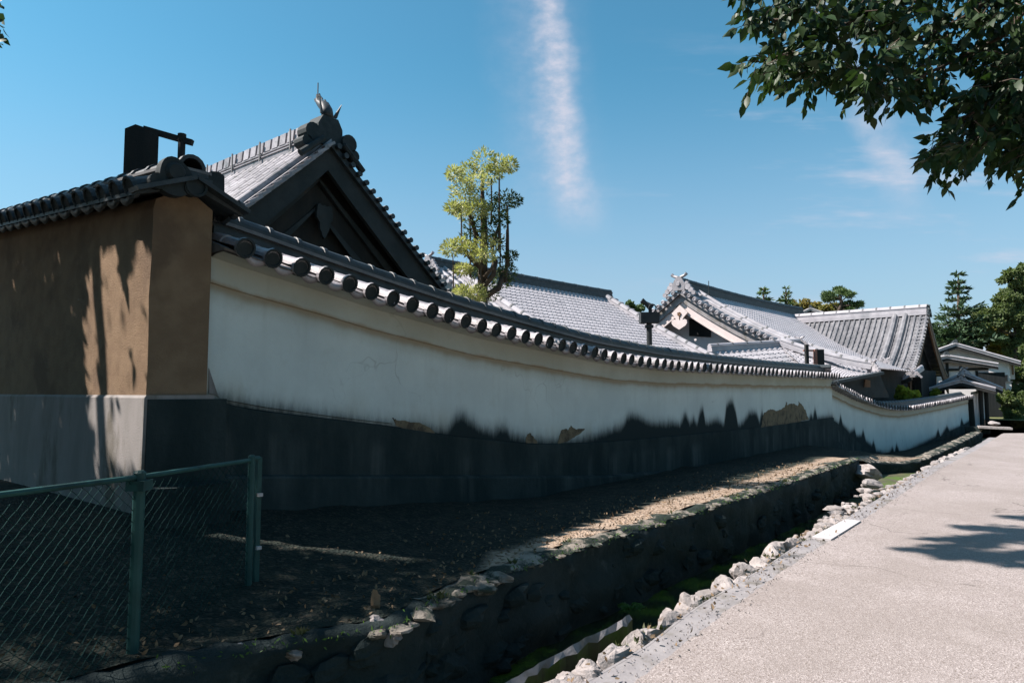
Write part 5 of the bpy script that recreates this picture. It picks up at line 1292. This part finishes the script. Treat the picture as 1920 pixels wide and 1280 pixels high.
# ---- tree standing left of the view behind the tan wall; its crown shades the corner
tb = Vector((-1.9, 10.6, .3))
lt = thing('shade_tree', 'leafy tree left of the tan wall with only its outermost leaves showing', 'tree', tb)
MB().tube([tb, (-1.8, 10.5, 2.2), (-1.5, 10.2, 4.2), (-1.0, 9.8, 6.5)], [.26, .21, .17, .09], 9).build('trunk', MT['bark'], lt, smooth=True)
for e in ((1.2, 8.6, 6.6), (2.6, 7.8, 8.0), (-3.0, 11.0, 7.5), (0, 11.5, 7.6), (-.5, 8.2, 6.2)):
    MB().tube([(-1.3, 10.0, 4.8), ((-1.3+e[0])/2, (10+e[1])/2, (4.8+e[2])/2+.3), e], [.09, .06, .02], 6).build('limb', MT['bark'], lt, smooth=True)
pts = []
for c, r, n in (((-1.4, 10.2, 7.2), (2.3, 2.2, 1.9), 4200), ((-.3, 8.8, 6.2), (1.7, 1.5, 1.3), 3600), ((.9, 9.2, 6.6), (1.0, 1.1, 1.0), 1500), ((-1.2, 8.6, 4.9), (1.3, 1.3, .9), 2600), ((.0, 10.8, 6.0), (1.4, 1.4, 1.2), 2000), ((-2.2, 8.6, 6.0), (1.3,1.3,1.2), 1500), ((-.6, 7.6, 4.6), (.8, .8, .6), 1100), ((.3, 8.2, 5.0), (.9, .9, .7), 1200), ((-.6, 10.6, 5.3), (1.6, 1.9, 1.5), 3000), ((-.9, 12.2, 6.2), (1.8, 2.0, 1.8), 3000), ((.2, 9.6, 4.5), (1.0, 1.3, .8), 1500), ((.7, 11.4, 4.9), (.8, 1.3, .9), 1200)):
    pts += [Vector(q) for q in blob(c, r, n, 31+n, .2)]
# spray of a long bough that throws the shadow onto the lane
gq = random.Random(9)
for (x0, y0, x1, y1, wd, n) in [(1684,1028,1840,1036,9,260), (1738,1010,1880,1012,10,300), (1735,1021,1870,1022,6,160), (1795,986,1930,996,10,300), (1770,1043,1900,1047,8,260), (1872,965,2000,978,7,220), (1830,1003,2060,1010,22,900), (1830,1040,2060,1040,18,800), (1880,1058,2000,1062,6,160)]:
    for _ in range(n):
        k = gq.random()**.75; x = x0+(x1-x0)*k+gq.uniform(-4, 4); y = y0+(y1-y0)*k+gq.gauss(0, .5)*wd*(.25+.75*k)
        pts.append(hz(x, y, 0)+SUN*(12.2+gq.uniform(-.4, .4)))
patch_px = [(160,700), (160,600), (178,455), (222,450), (240,540), (255,455), (300,440), (310,560), (310,930), (195,930), (180,800)]
PY = [hx(x, y, XM0) for x, y in patch_px]; py_ = [(p.y, p.z) for p in PY]
def in_poly(poly, x, y):
    c = False; j = len(poly)-1
    for i in range(len(poly)):
        if ((poly[i][1] > y) != (poly[j][1] > y)) and x < (poly[j][0]-poly[i][0])*(y-poly[i][1])/(poly[j][1]-poly[i][1])+poly[i][0]: c = not c
        j = i
    return c
keep = []
for q in pts:
    k = (q.x-XM0)/SUN.x; h = q-SUN*k
    if k > 0 and in_poly(py_, h.y, h.z) and gq.random() < .992: continue
    g0_ = q-SUN*((q.z-.34)/SUN.z)
    if 3.9 < g0_.x < 17 and 2.2 < g0_.y < 4.3: continue
    v = q-EYE; dp = v.dot(FW)
    if dp > .3:
        x, y = 960+FOC*v.dot(RT)/dp, 640-FOC*v.dot(UPV)/dp
        if x > (14 if y < 95 else 2) and y > -40 and x < 1950: continue
    keep.append(q)
keep += [at(gq.uniform(-60, 9), gq.uniform(-5, 88), 8.6+gq.uniform(-.3, .3)) for _ in range(70)]
leaf_mesh('crown', MT['lf_cherry'], [tuple(q) for q in keep], .15, 12, 'leaf', .5, parent=lt)
# ---- unseen trees added around the view to block sky light
def sky_blocker_tree(label, x, y, h, blobs, seed):
    t = thing('sky_blocker_tree', label, 'tree', (x, y, -.2), 'unseen trees added to block sky light')
    MB().tube([(x, y, -.3), (x+.1, y, h*.4), (x, y+.1, h*.75)], [.28, .2, .1], 8).build('trunk', MT['bark'], t, smooth=True)
    P = np.concatenate([blob(c, r, n, seed+i, .45) for i, (c, r, n) in enumerate(blobs)])
    for c, r, n in blobs: MB().tube([(x, y, h*.45), c], [.08, .03], 5).build('limb', MT['bark'], t)
    leaf_mesh('crown', MT['lf_cherry'], P, .34, seed, 'leaf', .3, parent=t)
sky_blocker_tree('unseen tree added behind the camera on the left to block sky light', -4.6, 3.4, 7, [((-3.6, 2.9, 5.8), (2.6, 2.3, 1.7), 1500), ((-5.4, 4.4, 6.6), (2.4, 2.2, 1.8), 900), ((-2.4, 1.2, 6.4), (1.6, 1.6, 1.1), 600)], 91)
sky_blocker_tree('unseen tree added right of the lane beside the camera to block sky light', .5, -7.5, 9, [((.5, -7.0, 6.5), (3.2, 2.6, 2.6), 1700), ((-2.5, -6.5, 5.5), (2.4, 2.2, 2.0), 900), ((2.8, -8.5, 4.2), (2.2, 2.0, 2.4), 900)], 92)
sky_blocker_tree('unseen tree added right of the lane past the cherry to block sky light', 13.5, -9.5, 9, [((13, -9.0, 6.5), (3.2, 2.4, 2.8), 1700), ((16.5, -9.5, 5.5), (2.6, 2.2, 2.4), 1000), ((10.5, -9.8, 4.6), (2.6, 2.2, 2.8), 1000)], 93)
sky_blocker_tree('unseen tree added right of the lane far along to block sky light', 23, -10.5, 9, [((23, -10.5, 6.5), (3.2, 2.4, 2.8), 1500), ((27, -10.8, 5.2), (2.6, 2.2, 2.6), 900)], 94)
sky_blocker_tree('dense unseen tree added beside the tan wall to block sky light', -5.2, 8.6, 6, [((-4.6, 7.6, 2.2), (1.8, 2.4, 2.2), 1500), ((-4.8, 10.6, 2.6), (2.0, 2.0, 2.4), 1300), ((-5.0, 8.8, 5.2), (2.2, 2.8, 1.8), 1500), ((-4.2, 4.6, 1.6), (1.3, 1.5, 1.5), 700)], 95)
sky_blocker_tree('dense unseen tree added behind the camera over the ditch to block sky light', -7.5, 1.0, 8, [((-6.8, 1.2, 4.6), (2.6, 3.0, 3.0), 1800), ((-7.5, -2.6, 5.0), (2.6, 2.4, 3.0), 1400)], 96)
# ---- background trees
def bgtree(name, label, px, pyb, d, blobs, mat, size, n, group=None, trunk=.18, shape='clump'):
    b = at(px, pyb, d); b = Vector((b.x, b.y, .1)); t = thing(name, label, 'tree', b, group)
    top = min(blobs, key=lambda q: q[1]); tp = at(top[0], top[1], d)
    MB().tube([b, b.lerp(tp, .5), tp], [trunk, trunk*.7, trunk*.2], 8).build('trunk', MT['bark'], t, smooth=True)
    P = []
    for i, (x, y, rx, ry) in enumerate(blobs):
        c = at(x, y, d+((i*37) % 11-5)*.03*rx*d/1280); sx, sz = rx*d/1280, ry*d/1280
        # sub-clumps give an uneven outline
        for k, sc_ in enumerate(blob(c, (sx*1.05, sx*1.05, sz*1.05), 12, i*13+int(px), .45)):
            P.append(blob(sc_, (sx*.40, sx*.40, sz*.30), max(24, int(1.5*n*rx*ry/9/300)), i*7+k, .3))
        MB().tube([b.lerp(tp, .55), c], [trunk*.35, trunk*.1], 5).build('limb', MT['bark'], t)
    leaf_mesh('crown', MT[mat], np.concatenate(P), size, int(px), shape, .1, parent=t); return t
bgtree('broadleaf_tree', 'bright green broadleaf tree at the right edge above the houses', 1900, 700, 55, [(1905,515,22,22), (1890,570,24,24), (1860,590,26,20), (1915,600,30,30), (1870,620,30,22), (1930,540,30,40), (1950,600,30,50), (1845,605,18,18), (1910,650,26,26)], 'lf_broad', .25, 800)
bgtree('broadleaf_tree', 'rust tinged broadleaf tree behind the tall white house roof', 1870, 690, 60, [(1850,625,30,20), (1880,640,30,24), (1905,660,30,28), (1830,620,22,16), (1905,690,26,26)], 'lf_rust', .24, 800)
bgtree('broadleaf_tree', 'dark green round tree standing behind the tall white house apex', 1800, 690, 57, [(1775,625,22,20), (1800,622,26,16), (1760,640,16,16), (1830,640,22,14), (1815,610,20,14)], 'lf_fir', .24, 800)
bgtree('broadleaf_tree', 'rust brown rounded treetop behind the cross wing ridge', 1552, 640, 62, [(1545,580,20,14), (1562,588,18,12), (1535,586,14,10)], 'lf_rust', .28, 900)
bgtree('broadleaf_tree', 'pale loose treetop between the two spiky conifer tops and the pine', 1500, 640, 64, [(1498,570,16,10), (1512,572,14,10), (1490,580,14,10), (1525,575,12,8)], 'lf_rust', .22, 500)
bgtree('broadleaf_tree', 'dark green treetop just showing left of the floodlight post', 1190, 660, 60, [(1182,572,12,7), (1196,578,12,7), (1175,578,10,6)], 'lf_pine', .25, 900)
bgtree('broadleaf_tree', 'shaded green tree mass at the right edge beside the black boards', 1912, 760, 50, [(1905,720,24,30), (1925,690,26,36), (1930,740,30,30)], 'lf_broad', .22, 900)
bgtree('shrub', 'big sunlit green shrub at the right end of the lane', 1898, 800, 38, [(1895,762,16,18), (1908,778,18,18), (1885,745,10,12), (1915,760,18,20), (1935,770,24,26)], 'lf_broad', .16, 1500, trunk=.06)
bgtree('shrub', 'dark hedge bush behind the far end of the lane surface', 1900, 805, 44, [(1880,795,16,8), (1905,795,20,8), (1940,795,30,12), (1980,790,30,14), (2030,785,40,20)], 'lf_fir', .2, 1500, trunk=.06)
bgtree('shrub', 'yellow green shrub showing above the dipping wall roof', 1698, 760, 29.5, [(1692,733,7,6), (1702,738,8,5), (1715,740,7,4), (1695,742,9,6)], 'lf_lime', .13, 9000, trunk=.05)
bgtree('shrub', 'tiny yellow green shrub before the white half-timbered house', 1756, 760, 36, [(1755,733,5,4), (1752,739,5,4)], 'lf_lime', .14, 12000, trunk=.05)
def conifer(name, label, px, ytop, ybot, d, half, mat, nlev, dens, size, seed, lean=0):
    b = at(px, ybot, d); b0 = Vector((b.x, b.y, .1)); tp = at(px+lean, ytop, d); t = thing(name, label, 'tree', b0)
    MB().tube([b0, b, tp], [.3, .24, .04], 8).build('trunk', MT['bark'], t, smooth=True)
    g = random.Random(seed); P, D = [], []; br = MB()
    for i in range(nlev):
        f = (i+g.uniform(0, .6))/nlev; c = tp.lerp(b, f); R = half*d/1280*(.12+.88*f**.8)*g.uniform(.55, 1.15)
        nb = g.randint(4, 6); a0 = g.uniform(0, 6)
        for k in range(nb):
            a = a0+k*6.283/nb+g.uniform(-.3, .3); v = Vector((math.cos(a), math.sin(a), 0)); RR = R*g.uniform(.6, 1.1)
            tip = c+v*RR+Vector((0, 0, RR*g.uniform(.0, .3))); br.tube([c, c.lerp(tip, .5)+Vector((0, 0, -.05*RR)), tip], [.05, .035, .012], 4, False)
            for q in range(int(dens*RR)+4):
                s = g.random()**.7; p = c.lerp(tip, s)+Vector((g.gauss(0, .12*RR), g.gauss(0, .12*RR), g.gauss(-.02, .04)*RR*.6)); P.append(tuple(p)); D.append((v.x, v.y, .25))
    br.build('branches', MT['bark'], t, kind='stuff')
    leaf_mesh('crown', MT[mat], P, size, seed, 'spray', .0, parent=t, dirs=D, spread=.45); return t
conifer('fir_tree', 'tall dark fir with layered branches rising above the white houses', 1797, 512, 665, 56, 66, 'lf_fir', 12, 34, .42, 41)
conifer('fir_tree', 'spiky conifer top left of the pair above the main hall ridge', 1432, 540, 610, 60, 36, 'lf_pine', 7, 30, .4, 42)
conifer('fir_tree', 'spiky conifer top right of the pair above the main hall ridge', 1474, 541, 600, 60, 26, 'lf_pine', 8, 30, .36, 43)
# layered pine with cloud-like pads
d = 58; b = at(1570, 620, d); pi_ = thing('pine_tree', 'spreading pine with flat cloud pads above the cross wing ridge', 'tree', (b.x, b.y, .1))
MB().tube([(b.x, b.y, .1), at(1566, 600, d), at(1578, 570, d), at(1574, 552, d), at(1580, 545, d)], [.25, .2, .14, .1, .04], 8).build('trunk', MT['bark'], pi_, smooth=True)
P = []
for i, (x, y, rx, ry) in enumerate([(1552,553,12,6), (1562,560,13,5), (1580,548,13,6), (1592,553,11,5), (1572,543,9,4), (1590,570,14,5), (1605,573,12,5), (1612,570,7,4), (1583,578,10,4), (1600,588,12,4), (1594,582,8,4), (1550,562,8,4)]):
    c = at(x, y, d+((i*5) % 7-3)*.25); MB().tube([at(1576, 560+i*2, d), c], [.07, .03], 5).build('limb', MT['bark'], pi_)
    P.append(blob(c, (rx*d/1280, rx*d/1280, ry*d/1280), 420, 300+i, .3))
P = np.concatenate(P); leaf_mesh('crown', MT['lf_pine'], P, .26, 77, 'spray', -.6, parent=pi_)
# ================================================================== GREEN WIRE FENCE
gate = thing('wire_fence', 'green chain-link fence with steel posts standing in the dark near left', 'fence', hz(262, 1166, .25))
F0, F1, F2 = Vector((.55, 3.50, 0)), None, None
pA, pB = at(262, 890, 3.42), at(472, 859, 4.3)
pZ = at(-60, 930, 2.65)
zb = lambda p, px, py: at(px, py, (p-EYE).dot(FW)).z
bot = .12
for p, r_, top in ((pA, .028, pA.z+.01), (pB, .021, pB.z+.01), (pZ, .028, pZ.z)):
    MB().tube([(p.x, p.y, -.05), (p.x, p.y, top)], r_, 10).build('post', MT['green_metal'], gate)
    MB().tube([(p.x, p.y, top), (p.x, p.y, top+.012)], [r_*1.12, r_*.7], 10).build('post_cap', MT['green_metal'], gate)
# second upright beside the far post, with small hinges
q = pB+(pB-pA).normalized()*.075
MB().beam((q.x, q.y, .1), (q.x, q.y, pB.z), .03, .03, (0, 1, 0)).build('frame_upright', MT['green_metal'], gate)
for z in (.35, .62, .95): MB().box((q.x, q.y-.02, z), (.03, .03, .02)).build('hinge', MT['slab'], gate)
def rail(a, b, z0, z1, r): MB().tube([(a.x, a.y, z0), (b.x, b.y, z1)], r, 8).build('rail', MT['green_metal'], gate)
rail(pZ, pA, pZ.z-.01, pA.z-.01, .014); rail(pA, pB, pA.z-.01, pB.z-.01, .013); rail(pA, q, .30, .30, .013); rail(pB, q, pB.z-.005, pB.z-.005, .015)
MB().box((pA.x, pA.y, pA.z-.05), (.09, .09, .05), (RT, FW.xy.normalized().to_3d(), Vector((0, 0, 1)))).build('clamp', MT['green_metal'], gate)
def mesh_panel(a, b, z0a, z0b, z1a, z1b, cell=.056):
    L = Vector((b.x-a.x, b.y-a.y)).length; m = MB(); H = (z1a+z1b)/2-(z0a+z0b)/2
    def P(s, z): f = min(1, max(0, s/L)); return Vector((a.x+(b.x-a.x)*f, a.y+(b.y-a.y)*f, (z0a+(z0b-z0a)*f)+z))
    k = -H
    nrm = Vector((b.y-a.y, a.x-b.x, 0)).normalized()
    while k < L:
        for dr in (1, -1):
            s0, s1 = max(0, k), min(L, k+H)
            if s1-s0 < .03: continue
            z = (lambda s: s-k) if dr > 0 else (lambda s: H-(s-k))
            n = max(1, int((s1-s0)/(cell/2)))
            m.tube([P(s0+(s1-s0)*i/n, z(s0+(s1-s0)*i/n))+nrm*(.003*(1 if i % 2 else -1)) for i in range(n+1)], .0017, 3, False)
        k += cell
    m.build('wire_mesh', MT['wire'], gate, kind='stuff')
mesh_panel(pA, pB, .12, .15, pA.z-.03, pB.z-.03); mesh_panel(pZ, pA, .05, .12, pZ.z-.03, pA.z-.03)
# ================================================================== LOW PLANTS AND LITTER
def fern(px, py, z, s, n, label, seed, mat='lf_fern'):
    g = random.Random(seed); c = hz(px, py, z); t = thing('fern', label, 'fern', c); P, D = [], []
    m = MB()
    for k in range(n):
        a = g.uniform(0, 6.28); v = Vector((math.cos(a), math.sin(a), 0)); L = s*g.uniform(.6, 1.1); pts = [c+v*(L*f)+Vector((0, 0, L*(.9*f-.8*f*f))) for f in (0, .25, .5, .75, 1)]
        m.tube(pts, [.004, .004, .003, .002, .001], 3, False); sd = Vector((-v.y, v.x, 0))
        for i in range(26):
            f = .12+.86*i/26; j = min(3, int(f*4)); p = pts[j].lerp(pts[j+1], f*4-j)
            for sg in (-1, 1): P.append(tuple(p)); D.append(tuple(sd*sg+v*.35))
    m.build('stalks', MT['lf_fern'], t); leaf_mesh('fronds', MT[mat], P, .16*s+.015, seed, 'spray', 0., parent=t, dirs=D, spread=.12)
fern(175, 1205, .1, .34, 10, 'dark green fern under the fence at the bottom left', 3)
fern(90, 1225, .1, .3, 9, 'fern close to the bottom left corner beside the other fern', 4)
fern(15, 1035, .25, .22, 9, 'small yellow green fern lit at the left edge behind the wire fence', 5, 'lf_lime')
fern(1185, 1140, -.25, .12, 7, 'little weed growing at the foot of the retaining wall in the ditch', 6, 'lf_fern')
g = random.Random(3); P = []
for k in range(1500):
    x = g.uniform(-1, 13); e = f_bankedge(x); y = e+.1+abs(g.gauss(0, .55)); 
    if y > 5.3: continue
    kk = min(1, (y-e-.1)/(5.5-e-.1)); z = f_bankz(x)+(ground_z(x)-f_bankz(x))*kk**1.5+.02; P.append((x, y, z))
leaf_mesh('leaf_litter', MT['lf_dry'], P, .032, 5, 'leaf', 0., kind='stuff')
o = bpy.data.objects['leaf_litter']; o['label'] = 'dry fallen leaves scattered over the bank'; o['category'] = 'leaf litter'
P = []
for k in range(240):
    x = g.uniform(1.5, 16); P.append((x, f_edge(x)+g.uniform(.02, .34)+.0, .016))
leaf_mesh('leaf_litter', MT['lf_dry'], P, .04, 6, 'leaf', 0., kind='stuff')
P = []
for k in range(1500):
    x = g.uniform(1.5, 18); P.append((x, f_edge(x)+g.gauss(.03, .09), .004))
leaf_mesh('grit', MT['stone'], P, .017, 16, 'clump', 0., kind='stuff')
P, D = [], []
for k in range(30):      # weed tufts between the kerb stones and at the foot of the retaining wall
    x = g.uniform(2, 12); c = Vector((x, f_edge(x)+GW(x)+g.uniform(.0, .16), -.03)) if k % 2 else Vector((x, f_ret(x)+g.uniform(-.02, .12), ZR-.01))
    for j in range(g.randint(8, 22)): P.append(tuple(c+Vector((g.gauss(0, .02), g.gauss(0, .02), 0)))); D.append((g.gauss(0, .5), g.gauss(0, .5), 1.))
leaf_mesh('weeds', MT['lf_weed'], P, .048, 17, 'spray', 0., kind='stuff', dirs=D, spread=.25)
P = []
for k in range(900):
    x = g.uniform(1.5, RX1); P.append((x, f_ret(x)-.03+g.gauss(0, .02), ZR-.02+g.gauss(0, .02)))
leaf_mesh('moss', MT['lf_fern'], P, .03, 9, 'spray', -.2, kind='stuff')
bpy.data.objects['grit']['label'] = 'loose grit along the edge of the lane'; bpy.data.objects['grit']['category'] = 'grit'
bpy.data.objects['weeds']['label'] = 'small weed tufts between stones beside the ditch'; bpy.data.objects['weeds']['category'] = 'weeds'
for o in COL.objects:
    if o.name.startswith('leaf_litter') or o.name.startswith('moss'):
        o['label'] = {'leaf_litter': 'dry fallen leaves scattered over the bank', 'leaf_litter.001': 'dry fallen leaves along the kerb stones', 'moss': 'moss tufts along the retaining wall edge'}[o.name]
        o['category'] = 'moss' if o.name == 'moss' else 'leaf litter'
